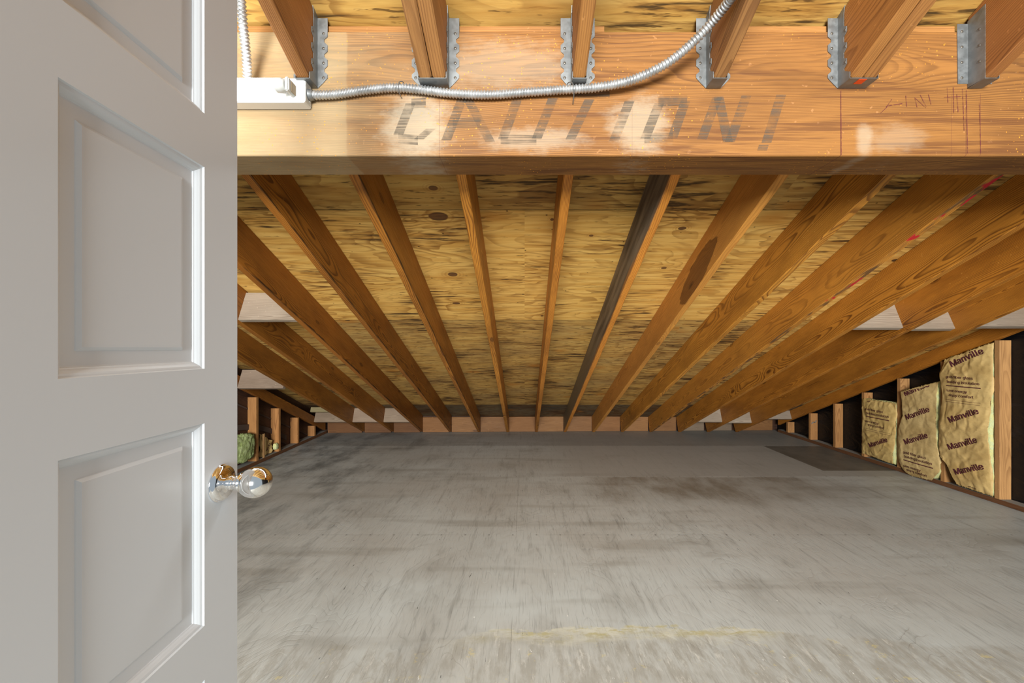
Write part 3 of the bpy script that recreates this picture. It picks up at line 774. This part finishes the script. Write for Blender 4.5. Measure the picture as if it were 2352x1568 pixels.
for k in ends:
    x0 = bay(k) if k > -7 else xl(5.9)+.002
    x1 = RX(k+1)-.0195 if k < 7 else xr(5.95)-.003
    p = Vector((x0+.0008, yend(x0)+.019, .0015)); q = Vector((x1-.0008, yend(x1)+.019, .0015))
    o = board('end_block', p, q, .036, .212 if k > -7 else .16, (0, 0, 1), M_endblock if k not in (5, 6) else M_block, jit=.0005)
    o.color = (.62, .56, .50, 1) if k in (5, 6) else [(1, .95, .9, 1), (.85, .8, .78, 1), (.95, .85, .75, 1)][k % 3]
    if k < -4: o.color = (.6, .5, .45, 1)
    where = {-7: 'in the far left corner', -6: 'under the second pale block from the far left corner', -5: 'under the third pale block from the far left corner',
             -4: 'right of the low pale blocks on the left', -3: 'second bay left of the slim golden rafter', -2: 'left of the foot of the slim golden rafter',
             -1: 'left of the foot of the nearly upright rafter', 0: 'left of the foot of the grey-stained rafter', 1: 'between the feet of the grey-stained and water-marked rafters',
             2: 'right of the foot of the water-marked rafter', 3: 'left of the foot of the red-painted rafter', 4: 'right of the foot of the red-painted rafter',
             5: 'left part of the greyish pair below the right pale blocks', 6: 'right part of the greyish pair below the right pale blocks', 7: 'in the far right corner'}[k]
    tag(o, ('greyish' if k in (5, 6) else 'reddish brown') + ' end block, ' + where, 'block', 'end blocks along the far edge')

# ------------------------------------------------------------------ stud walls
def plate(xf, y0, y1, side, lab):
    p, q = Vector((xf(y0)+side*.0445, y0, .001)), Vector((xf(y1)+side*.0445, y1, .001))
    me = rings_mesh([(((q-p).length*i/50, 0), ((q-p).length*i/50, .037)) for i in range(51)], .089, .0015, .001, side+4)
    o = link('sole_plate', me, [M_plate, M_dustgrey], None, frame(p, q-p, (0, 0, 1)))
    for f in me.polygons:
        if f.normal.z > .8: f.material_index = 1
    return tag(o, lab, 'sole plate', 'sole plates of the end walls')
plate(xr, .6, 5.93, 1, 'brown sole plate with dusty top along the right wall')
plate(xl, 1.0, 5.84, -1, 'brown sole plate with dusty top along the left wall')
def stud(xf, pxc, side, lift, lab, tint):
    y = 4.0
    for _ in range(8): y = F*xf(y)/(pxc-XV)
    z0 = .0388; z1 = hb(y+.038)+lift-.002
    xc = xf(y)+side*.0445
    p, q = Vector((xc, y+.019, z0)), Vector((xc, y+.019, z1))
    # board along Z: width across X, depth along Y
    M = frame((xc, y, z0), (0, 0, 1), (0, 1, 0))
    n = max(3, int((z1-z0)/.1)); L = z1-z0
    me = rings_mesh([((L*i/n, 0), (L*i/n, .038)) for i in range(n+1)], .0888, .002, .001, y)
    o = link('wall_stud', me, M_stud, None, M); o.color = tint
    if 'metal clip' in lab:                      # bent metal clip tacked to the near face
        bm = bmesh.new(); W_ = [Vector((xc-.035, y-.0012, z0+.20)), Vector((xc-.012, y-.004, z0+.222)), Vector((xc+.008, y-.003, z0+.218)), Vector((xc+.028, y-.0012, z0+.245))]
        sweep(bm, spline(W_, .006), .0055, 8)
        link('metal_clip', mesh_of(bm, True), M_galv, o, Matrix())
    tag(o, lab, 'stud', 'studs of the ' + ('right' if side > 0 else 'left') + ' wall')
    return y
RY = []
for c, lab, tint in ((2296.5, 'tall stud nearest the camera, right of all the insulation batts', (1, .92, .85, 1)),
                (2170, 'stud mostly hidden between the tallest and the middle insulation batt', (.9, .8, .7, 1)),
                (2068.5, 'stud standing clear between the middle and the smallest insulation batt', (.95, .86, .78, 1)),
                (1985.6, 'stud with its bare top above the smallest insulation batt', (.9, .78, .68, 1)),
                (1919, 'tallest bare stud against the black sheet, next to the smallest batt', (.85, .72, .6, 1)),
                (1862, 'bare stud with a metal clip, middle of three against the black sheet', (.82, .68, .56, 1)),
                (1810, 'shortest stud near the far right corner', (.8, .68, .58, 1))):
    RY.append(stud(xr, c, 1, .105, lab, tint))
LY = []
for c, lab, tint in ((588.5, 'tallest left wall stud, by the door edge above the green fibre', (.85, .7, .55, 1)),
                (640, 'left wall stud second from the door edge, behind the loose felt strip', (.9, .72, .56, 1)),
                (683.4, 'left wall stud third from the door edge, with a dark stain near its foot', (.9, .72, .56, 1)),
                (722, 'shortest left wall stud near the far corner', (.88, .72, .58, 1))):
    LY.append(stud(xl, c, -1, 0, lab, tint))

# ------------------------------------------------------------------ insulation batts
def wallYZ(x, y, off=0.0, xf=xr):
    Y = 4.0
    for _ in range(8): Y = F*(xf(Y)+off)/(x-XV)
    return Y, ZC+(YV-y)/F*Y
def interp(tab, v):
    for (v0, a), (v1, b) in zip(tab, tab[1:]):
        if v <= v1:
            f = (v-v0)/(v1-v0); return a + (b-a)*f
    return tab[-1][1]
def batt(left, right, lab, seed, bulge, wr, tint, texts, depth=.055, grp='paper-faced insulation batts on the right wall'):
    """left / right: outline pixels from top to bottom (same count). Paper facing over a fibre body."""
    L = [Vector(wallYZ(*p)) for p in left]; R = [Vector(wallYZ(*p)) for p in right]; n = len(L)
    tl = [(i/(n-1), L[i]) for i in range(n)]; tr = [(i/(n-1), R[i]) for i in range(n)]
    ymin, ymax = min(p.x for p in R), max(p.x for p in L); zmin, zmax = min(p.y for p in L+R), max(p.y for p in L+R)
    def D(Y, Z):
        """how far the paper stands out from the framing face"""
        u = (Y-ymin)/(ymax-ymin); v = (Z-zmin)/(zmax-zmin)
        b = bulge*(max(0, 1-(2*u-1)**4))**.5*(max(0, 1-(2*v-1)**6))**.5
        q = Vector((Y*5+seed, Z*5, seed*1.7))
        w = (1-abs(noise.noise(q)*2))**2*.5 + (1-abs(noise.noise(q*2.3+Vector((Z*3, Y*2, 3)))*2))**2*.3 + noise.noise(q*6)*.12
        big = noise.noise(Vector((Y*2.2+seed*3, Z*3.1, 5)))
        cr = abs(noise.noise(Vector((Y*9+Z*4+seed, Z*7-Y*5, 2))))
        return .004 + b + wr*(w-.35) + bulge*.5*big - wr*.30*max(0, 1-cr*4)
    root = empty('insulation_batt', (xr((ymin+ymax)/2), (ymin+ymax)/2, zmin))
    NU, NV = 90, 120
    bm = bmesh.new(); g = []
    def P(i, j):
        v = j/NV; a, b = interp(tl, v), interp(tr, v); q = a.lerp(b, i/NU)
        e = noise.noise(Vector((seed*5, v*9, 1)))*.008*(1 if i in (0, NU) else 0)
        if j in (0, NV): q = q + Vector((0, noise.noise(Vector((i*.35, seed, j)))*.012))
        return Vector((q.x+e, q.y))
    for layer in (0, 1):
        rows = []
        for j in range(NV+1):
            row = []
            for i in range(NU+1):
                q = P(i, j); d = D(q.x, q.y) - layer*.0015
                row.append(bm.verts.new((xr(q.x)-d, q.x, q.y)))
            rows.append(row)
        g.append(rows)
        for j in range(NV):
            for i in range(NU):
                bm.faces.new((rows[j][i], rows[j][i+1], rows[j+1][i+1], rows[j+1][i]))
    a, b = g
    for j in range(NV):
        for i in (0, NU): bm.faces.new((a[j][i], a[j+1][i], b[j+1][i], b[j][i]))
    for i in range(NU):
        for j in (0, NV): bm.faces.new((a[j][i], a[j][i+1], b[j][i+1], b[j][i]))
    pap = link('paper_facing', mesh_of(bm, True), M_paper, root, Matrix()); pap.color = tint
    pap['label'] = 'tan kraft paper facing'
    # fibre body behind the paper
    bm = bmesh.new(); NU2, NV2 = 14, 30; g = []
    for layer in (0, 1):
        rows = []
        for j in range(NV2+1):
            v = j/NV2; aa, bb = interp(tl, v), interp(tr, v); row = []
            for i in range(NU2+1):
                q = aa.lerp(bb, (i/NU2*(1.03 if seed != 4.1 else 1.0)))
                if i == 0: q = Vector((q.x-.02, q.y))
                nz = noise.noise(Vector((q.x*14, q.y*14, seed+layer)))*.010
                if i == NU2: q = Vector((q.x+nz*.8, q.y))
                if j == 0: q = Vector((q.x, q.y+.004+nz))
                if j == NV2: q = Vector((q.x, max(q.y, .045)))
                qq = Vector((min(max(q.x, ymin), ymax), min(max(q.y, zmin), zmax)))
                d = D(qq.x, qq.y)-.014 if layer == 0 else -depth
                row.append(bm.verts.new((xr(q.x)-d, q.x, max(q.y, .042))))
            rows.append(row)
        g.append(rows)
        for j in range(NV2):
            for i in range(NU2): bm.faces.new((rows[j][i], rows[j][i+1], rows[j+1][i+1], rows[j+1][i]))
    a, b = g
    for j in range(NV2):
        for i in (0, NU2): bm.faces.new((a[j][i], a[j+1][i], b[j+1][i], b[j][i]))
    for i in range(NU2):
        for j in (0, NV2): bm.faces.new((a[j][i], a[j][i+1], b[j][i+1], b[j][i]))
    fb = link('fibre_body', mesh_of(bm, True), M_fibre, root, Matrix()); fb['label'] = 'yellow glass fibre'
    # printing
    for body, size, cx, cy, ang, bold in texts:
        Y0, Z0 = wallYZ(cx, cy, -.01)
        bm = bmesh.new()
        if body[0] == '_':
            w_, h_ = float(body[1:]), size
            vs = [(-w_/2+w_*i/16, s*h_/2, 0) for s in (-1, 1) for i in range(17)]
            fs = [(i, i+1, i+18, i+17) for i in range(16)]
        else:
            vs, fs = text_verts(body, size, bold)
        vv = [bm.verts.new(v) for v in vs]
        for f in fs:
            try: bm.faces.new([vv[i] for i in f])
            except ValueError: pass
        bmesh.ops.triangulate(bm, faces=bm.faces)
        bmesh.ops.subdivide_edges(bm, edges=[e for e in bm.edges if e.calc_length() > size*.15], cuts=2)
        ca, sa = math.cos(ang), math.sin(ang)
        kill = []
        for v in bm.verts:
            a_, b_ = v.co.x*ca - v.co.y*sa, v.co.x*sa + v.co.y*ca
            Y, Z = Y0-a_, Z0+b_
            # keep only what lies on the paper
            top = L[0].y + (R[0].y-L[0].y)*(L[0].x-Y)/max(.01, L[0].x-R[0].x); bot = L[-1].y + (R[-1].y-L[-1].y)*(L[-1].x-Y)/max(.01, L[-1].x-R[-1].x)
            if Z > top-.012 or Z < bot+.012: kill.append(v)
            v.co = (xr(Y)-D(Y, Z)-.0022, Y, Z)
        bmesh.ops.delete(bm, geom=kill, context='VERTS')
        if len(bm.faces): link('printing', mesh_of(bm), M_ink, pap, Matrix())
        else: bm.free()
    tag(root, lab, 'insulation', grp)
    return root
R25 = math.radians(27)
def gold(x, y, s, dy=11, w=.225):
    k = s/.033; s = s*1.16
    return [('gold fiber glass', s, x-7*k, y-dy*1.45*k, -.0, .0006), ('building insulation', s, x, y-dy*.45*k, -.0, .0006), ('_%.3f' % (w*k), .007*k, x, y+dy*.35*k, 0, 0),
            ('save energy', s, x-12*k, y+dy*1.15*k, 0, .0006), ('enjoy comfort', s, x-3*k, y+dy*2.1*k, 0, .0006),
            ('_%.3f' % (w*k), .002*k, x, y+dy*3.1*k, 0, 0), ('_%.3f' % (w*k), .002*k, x, y+dy*3.5*k, 0, 0)]
batt([(2176, 826), (2168, 850), (2161, 856), (2170, 910), (2163, 985), (2158, 1040), (2180, 1066), (2200, 1112)],
     [(2281, 787), (2283, 830), (2283, 880), (2281, 930), (2276, 990), (2276, 1040), (2281, 1090), (2283, 1140)],
     'tallest kraft paper insulation batt, beside the nearest stud', 1.3, .030, .013, (1, .98, .94, 1),
     [('Manville', 0.097, 2223, 821, R25, .0026), ('Manville', 0.092, 2219, 954, R25, .0026), ('Manville', 0.092, 2214, 1018, R25, .0026), ('Manville', 0.089, 2228, 1077, R25, .0026),
      ('glass', .036, 2236, 1120, 0, .0004), ('insulation', .036, 2240, 1131, 0, .0004)] + gold(2216, 884, .036, 11, .245))
batt([(2074, 899), (2078, 930), (2079, 955), (2067, 985), (2064, 1030), (2066, 1052), (2078, 1078), (2094, 1092)],
     [(2157, 876), (2155, 905), (2156, 950), (2157, 990), (2156, 1020), (2163, 1062), (2162, 1085), (2146, 1103)],
     'greyish kraft paper insulation batt in the middle, with two large printed names', 4.1, .026, .007, (.93, .94, .98, 1),
     [('Manville', 0.092, 2107, 893, R25, .0026), ('Manville', 0.092, 2110, 949, R25, .0026), ('Manville', 0.092, 2107, 1007, R25, .0026)] + gold(2113, 1061, .038, 10, .245))
batt([(1980, 914), (1983, 945), (1983, 985), (1981, 1020), (1980, 1040), (1995, 1043)],
     [(2061, 926), (2061, 955), (2060, 995), (2058, 1030), (2056, 1052), (2053, 1066)],
     'smallest kraft paper insulation batt, farthest along the right wall', 8.7, .024, .012, (.98, .97, .88, 1),
     [('Manville', 0.087, 2014, 910, R25, .0026), ('Manville', 0.089, 2020, 1016, R25, .0026)] + gold(2019, 957, .038, 9, .24))
# left wall: green fluff, folded paper batt, loose felt
def fluff(name, c, r, mat, seed, parent=None, sub=4, amp=.25):
    bm = bmesh.new(); bmesh.ops.create_icosphere(bm, subdivisions=sub, radius=1)
    for v in bm.verts:
        d = v.co.normalized(); k_ = 1 + amp*.5*noise.noise(d*2.0+Vector((seed, 0, 0))) + amp*.42*noise.fractal(Vector((d.x*9, d.y*9, d.z*3.5+seed)), .8, 2.1, 5)
        box_ = max(abs(d.x), abs(d.y), abs(d.z))
        d = d/(box_**.55)
        v.co = Vector((d.x*r[0]*k_, d.y*r[1]*k_, d.z*r[2]*k_)) + Vector(c)
    return link(name, mesh_of(bm, True), mat, parent, Matrix())
y1 = LY[0]; y2 = LY[1]
o = fluff('insulation_fluff', (xl(4.0)-.030, y1-.20, .215), (.055, .17, .135), M_fibreg, 3.3, None, 5)
o.matrix_world = Matrix(); tag(o, 'bulging green glass fibre against the left wall by the door knob', 'insulation')
root = empty('insulation_scrap', (xl(4.45)-.05, y1+.2, .04))
fluff('fibre_body', (xl(4.4)-.06, y1+.085, .185), (.025, .030, .11), M_fibreg, 8.1, root)
fluff('fibre_tuft', (xl(4.6)-.012, y2-.035, .105), (.02, .03, .035), M_fibre, 1.1, root)
bm = bmesh.new(); g = []
for layer in (0, 1):
    rows = []
    for j in range(13):
        row = []
        for i in range(25):
            u, v = i/24, j/12
            Y = y1+.13+u*(y2-y1-.17); Z = .045+v*(.245-.13*u)
            row.append(bm.verts.new((xl(Y)-.045+.012*math.sin(u*17)+.02*noise.noise(Vector((u*5, v*4, 2)))-layer*.0015, Y, Z)))
        rows.append(row)
    g.append(rows)
    for j in range(12):
        for i in range(24): bm.faces.new((rows[j][i], rows[j][i+1], rows[j+1][i+1], rows[j+1][i]))
o = link('paper_facing', mesh_of(bm, True), M_paper, root, Matrix()); o.color = (.9, .85, .8, 1)
vs, fs = text_verts('NVM', .06, .001)
bm = bmesh.new(); vv = []
for x_, y_, z_ in vs:
    ca, sa = math.cos(.75), math.sin(.75)
    Y = y1+.245+x_*ca-y_*sa; Z = .125+(x_*sa+y_*ca)
    vv.append(bm.verts.new((xl(Y)-.022, Y, Z)))
for f in fs: bm.faces.new([vv[i] for i in f])
link('printing', mesh_of(bm), M_ink, o, Matrix())
tag(root, 'crumpled paper insulation scrap between the first two left wall studs', 'insulation')
o = board('wood_lath', (xl(4.43)-.012, y1+.14, .039), (xl(4.43)-.012, y1+.14, .29), .03, .010, (1, 0, 0), M_stud)
tag(o, 'thin upright lath in front of the crumpled insulation scrap', 'lath')
bm = bmesh.new(); pts = []
for i in range(40):
    f = i/39; Y = 3.95+f*1.0; pts.append((Y, .40-.30*f-.06*math.sin(f*math.pi)*-1))
ring = []
for Y, Z in pts:
    x_ = xl(Y)-.078
    ring.append([bm.verts.new((x_+a, Y, Z+b)) for a, b in ((0, 0), (.004, .002), (.006, .055), (.002, .057))])
for a, b in zip(ring, ring[1:]):
    for i in range(4): bm.faces.new((a[i], a[(i+1) % 4], b[(i+1) % 4], b[i]))
bm.faces.new(ring[0]); bm.faces.new(ring[-1][::-1])
tag(link('felt_strip', mesh_of(bm), M_felt), 'loose dark brown felt strip curving behind the left wall studs', 'strip')

# ------------------------------------------------------------------ fluorescent fixture
fx1, fz0, fz1, fy = -.6527, ZC+.729, ZC+.8005, 1.2400
root = empty('fluorescent_fixture', (-1.26, BY0, fz0))
bm = bmesh.new(); box(bm, (-1.87, fy, fz0), (fx1, BY0-.0008, fz1)); bmesh.ops.bevel(bm, geom=list(bm.edges), offset=.002, segments=2, affect='EDGES')
link('housing', mesh_of(bm), M_enamel, root, Matrix())
bm = bmesh.new(); box(bm, (fx1+.0003, fy+.004, fz0+.006), (fx1+.0014, BY0-.004, fz1-.006))
for z_ in (.018, .036, .054):
    lathe(bm, [(.003, 0), (.003, .001), (.001, .0016)], 10, Matrix.Translation((fx1+.0014, 1.268, fz0+z_)) @ Matrix.Rotation(math.pi/2, 4, 'Y'))
link('end_plate', mesh_of(bm), M_socket, root, Matrix())
tz, ty = ZC+.7625, 1.2150
RYm = Matrix.Rotation(math.pi/2, 4, 'Y')
bm = bmesh.new(); lathe(bm, [(.0185, 0), (.019, .004), (.019, 1.09), (.0185, 1.094)], 28, Matrix.Translation((-1.815, ty, tz)) @ RYm)
link('tube', mesh_of(bm, True), M_glow, root, Matrix())
for xa, s in ((-.721, 1), (-1.815, -1)):
    bm = bmesh.new(); lathe(bm, [(.0196, 0), (.0200, .002), (.0200, .018), (.0165, .020), (.0165, .026), (.010, .027)], 28, Matrix.Translation((xa, ty, tz)) @ (RYm if s > 0 else Matrix.Rotation(-math.pi/2, 4, 'Y')))
    link('tube_cap', mesh_of(bm, True), M_socket, root, Matrix())
    bm = bmesh.new(); xs = xa+s*.0285
    box(bm, (min(xs, xs+s*.012), ty-.012, tz-.020), (max(xs, xs+s*.012), fy+.002, tz+.020)); bmesh.ops.bevel(bm, geom=list(bm.edges), offset=.003, segments=2, affect='EDGES')
    sk = link('lamp_holder', mesh_of(bm), M_socket, root, Matrix())
    bm = bmesh.new(); box(bm, (min(xs+s*.0125, xs+s*.014), ty+.002, tz-.016), (max(xs+s*.0125, xs+s*.014), fy-.001, tz+.014)); link('contact_plate', mesh_of(bm), M_copper, sk, Matrix())
tag(root, 'lit white fluorescent fixture mounted on the beam beside the door', 'light')

# ------------------------------------------------------------------ flexible conduit
def conduit(pts, lab, r=.0118):
    step = .0095/6; P = spline(pts, step)
    bm = bmesh.new(); sweep(bm, P, lambda i: r + .0017*math.sin(i*2*math.pi/6), 14)
    o = link('flexible_conduit', mesh_of(bm, True), M_flex, None, Matrix())
    return tag(o, lab, 'conduit', 'flexible metal conduits')
route = [(716, 218.5, 1.262), (745, 218, 1.262), (781, 215.6, 1.263), (834.6, 207.6, 1.263), (888, 202, 1.263), (925.7, 202, 1.263), (968.6, 206, 1.263), (1022, 213, 1.263), (1080, 217, 1.262), (1140, 217, 1.262),
         (1220, 211, 1.262), (1300.7, 205.5, 1.258), (1367.7, 201, 1.25), (1434.6, 188.8, 1.24), (1488, 168.8, 1.225), (1541.8, 139, 1.205), (1595, 93.8, 1.18), (1635.5, 51, 1.15), (1676, 0, 1.09), (1700, -36, 1.035), (1712, -80, 1.005)]
conduit([px(a, b, Y) for a, b, Y in route], 'long flexible metal conduit running from the lamp along the beam and up')
conduit([px(568.5, 178, 1.245), px(566.5, 140, 1.225), px(562, 95, 1.20), px(557.5, 55, 1.175), px(553, 2, 1.15), px(549, -60, 1.12)], 'flexible metal conduit rising from the lamp top beside the door')
bm = bmesh.new(); lathe(bm, [(.0165, 0), (.0165, .006), (.0145, .008), (.0145, .014), (.012, .015)], 20, Matrix.Translation((fx1+.0006, 1.262, px(716, 218.5, 1.262).z)) @ RYm)
tag(link('conduit_connector', mesh_of(bm, True), M_galv, None, Matrix()), 'round steel connector joining the conduit to the lamp end', 'connector')
def wire(name, pts, r, lab, cat, mat=M_galv):
    bm = bmesh.new(); sweep(bm, spline([Vector(p) for p in pts], .003), r, 8)
    return tag(link(name, mesh_of(bm, True), mat, None, Matrix()), lab, cat)
c = px(920, 202, 1.263)
wire('wire_strap', [(c.x+.008, 1.2795, c.z+.020), (c.x+.006, 1.262, c.z+.0185), (c.x, 1.2485, c.z+.008), (c.x-.003, 1.2475, c.z-.008), (c.x-.002, 1.258, c.z-.019), (c.x, 1.2795, c.z-.022)], .0012, 'thin wire strap over the conduit nearest the lamp', 'strap')
c = px(1314, 204.5, 1.257)
wire('wire_strap', [(c.x-.016, 1.2795, c.z+.019), (c.x-.012, 1.262, c.z+.021), (c.x-.004, 1.248, c.z+.015), (c.x+.002, 1.242, c.z+.004), (c.x+.004, 1.242, c.z-.010), (c.x+.005, 1.256, c.z-.022), (c.x+.005, 1.2795, c.z-.034)], .0014, 'twisted wire tie over the conduit below the middle hanger', 'strap')

# ------------------------------------------------------------------ the open door
DY0, DX0, DSL = .747, -.5434, -.0625
M_d = frame((DX0+DSL*(.055-DY0), .055, .012), (DSL, 1, 0), (0, 0, 1))      # local x: from the hinge edge to the latch edge, local y: away from the room (-X), z up
Lc = math.sqrt(1+DSL**2)
def dx_(Y): return (Y-.055)*Lc
door_w = dx_(.7947); H = 2.03; T = .035
cols = [(dx_(.4712)-.09-.237, dx_(.4712)-.09), (dx_(.4712), dx_(.706))]
rowsz = [(.289-.012, .631-.012), (.722-.012, 1.064-.012), (1.156-.012, 1.4965-.012), (1.587-.012, 1.929-.012)]
# sticking profile round each opening: (inset from the edge, depth)
prof = [(0, 0), (.0012, .0030), (.0030, .0034), (.0052, .0042), (.0085, .0070), (.0105, .0095), (.0115, .0100), (.0122, .0118), (.0140, .0122)]
bm = bmesh.new()
def q(x, y, z): return bm.verts.new((x, y, z))
def rect_face(x0, x1, z0, z1, y, flip=False):
    bm.faces.new([q(x0, y, z0), q(x1, y, z0), q(x1, y, z1), q(x0, y, z1)])
xs = [0, cols[0][0], cols[0][1], cols[1][0], cols[1][1], door_w]
zs = [0] + [z for r in rowsz for z in r] + [H]
for face_y, sgn in ((0, 1), (T, -1)):
    for i in range(5):
        for j in range(9):
            if i % 2 == 1 and j % 2 == 1:
                x0, x1, z0, z1 = xs[i], xs[i+1], zs[j], zs[j+1]
                prev = None
                for ins, dep in prof:
                    ring = [q(x0+ins, face_y+sgn*dep, z0+ins), q(x1-ins, face_y+sgn*dep, z0+ins), q(x1-ins, face_y+sgn*dep, z1-ins), q(x0+ins, face_y+sgn*dep, z1-ins)]
                    if prev:
                        for a in range(4): bm.faces.new((prev[a], prev[(a+1) % 4], ring[(a+1) % 4], ring[a]))
                    prev = ring
                bm.faces.new(prev)
            else:
                rect_face(xs[i], xs[i+1], zs[j], zs[j+1], face_y)
for (x0, x1) in ((0, 0), (door_w, door_w)):
    bm.faces.new([q(x0, 0, 0), q(x0, T, 0), q(x0, T, H), q(x0, 0, H)])
for z in (0, H): bm.faces.new([q(0, 0, z), q(door_w, 0, z), q(door_w, T, z), q(0, T, z)])
bmesh.ops.remove_doubles(bm, verts=bm.verts, dist=.00005)
door = struct(link('door_1', mesh_of(bm), M_door, None, M_d))
door['label'] = 'open white panelled door at left with a chrome ball knob'; door['category'] = 'door'
# raised fields of the panels
for (x0, x1) in cols:
    for (z0, z1) in rowsz:
        i0 = .031
        bm = bmesh.new()
        rings = []
        for ins, dep in ((i0, .0125), (i0+.001, .0110), (i0+.005, .0082), (i0+.008, .0080)):
            rings.append([bm.verts.new((a, dep, b)) for a, b in ((x0+ins, z0+ins), (x1-ins-.002, z0+ins), (x1-ins-.002, z1-ins), (x0+ins, z1-ins))])
        for a, b in zip(rings, rings[1:]):
            for k in range(4): bm.faces.new((a[k], a[(k+1) % 4], b[(k+1) % 4], b[k]))
        bm.faces.new(rings[-1]); bm.faces.new(rings[0][::-1])
        p = link('raised_panel', mesh_of(bm), M_door); p.parent = door
kx, kz = dx_(.747), ZC-.241-.012
Mk = Matrix.Translation((kx, 0, kz)) @ Matrix.Rotation(math.pi/2, 4, 'X')   # local z of the lathe points into the room (-y)
knob = bpy.data.objects.new('door_knob', None); COL.objects.link(knob); knob.parent = door; knob.location = (kx, 0, kz); knob.rotation_euler = (math.pi/2, 0, 0); knob.empty_display_size = .03
knob['label'] = 'polished chrome ball knob'
def kpart(name, prof_, mat, n=48):
    bm = bmesh.new(); lathe(bm, prof_, n); o = link(name, mesh_of(bm, True), mat); o.parent = knob; return o
kpart('rosette', [(.0333, 0), (.0334, .002), (.0322, .0035), (.0315, .0040), (.0310, .0060), (.0290, .0088), (.0250, .0108), (.0180, .0120), (.0140, .0128), (.0125, .0140)], M_chrome)
kpart('neck', [(.0125, .013), (.0115, .017), (.0128, .019), (.0128, .021), (.0112, .022), (.0112, .026), (.0120, .027), (.0120, .029), (.0112, .030), (.0125, .033), (.0170, .036)], M_chrome)
rb = .0272
kpart('ball', [(rb*math.sin(t), .060-rb*math.cos(t)) for t in [.42+(math.pi-.42)*i/40 for i in range(40)] + [math.pi-.01]], M_chromeball, 64)
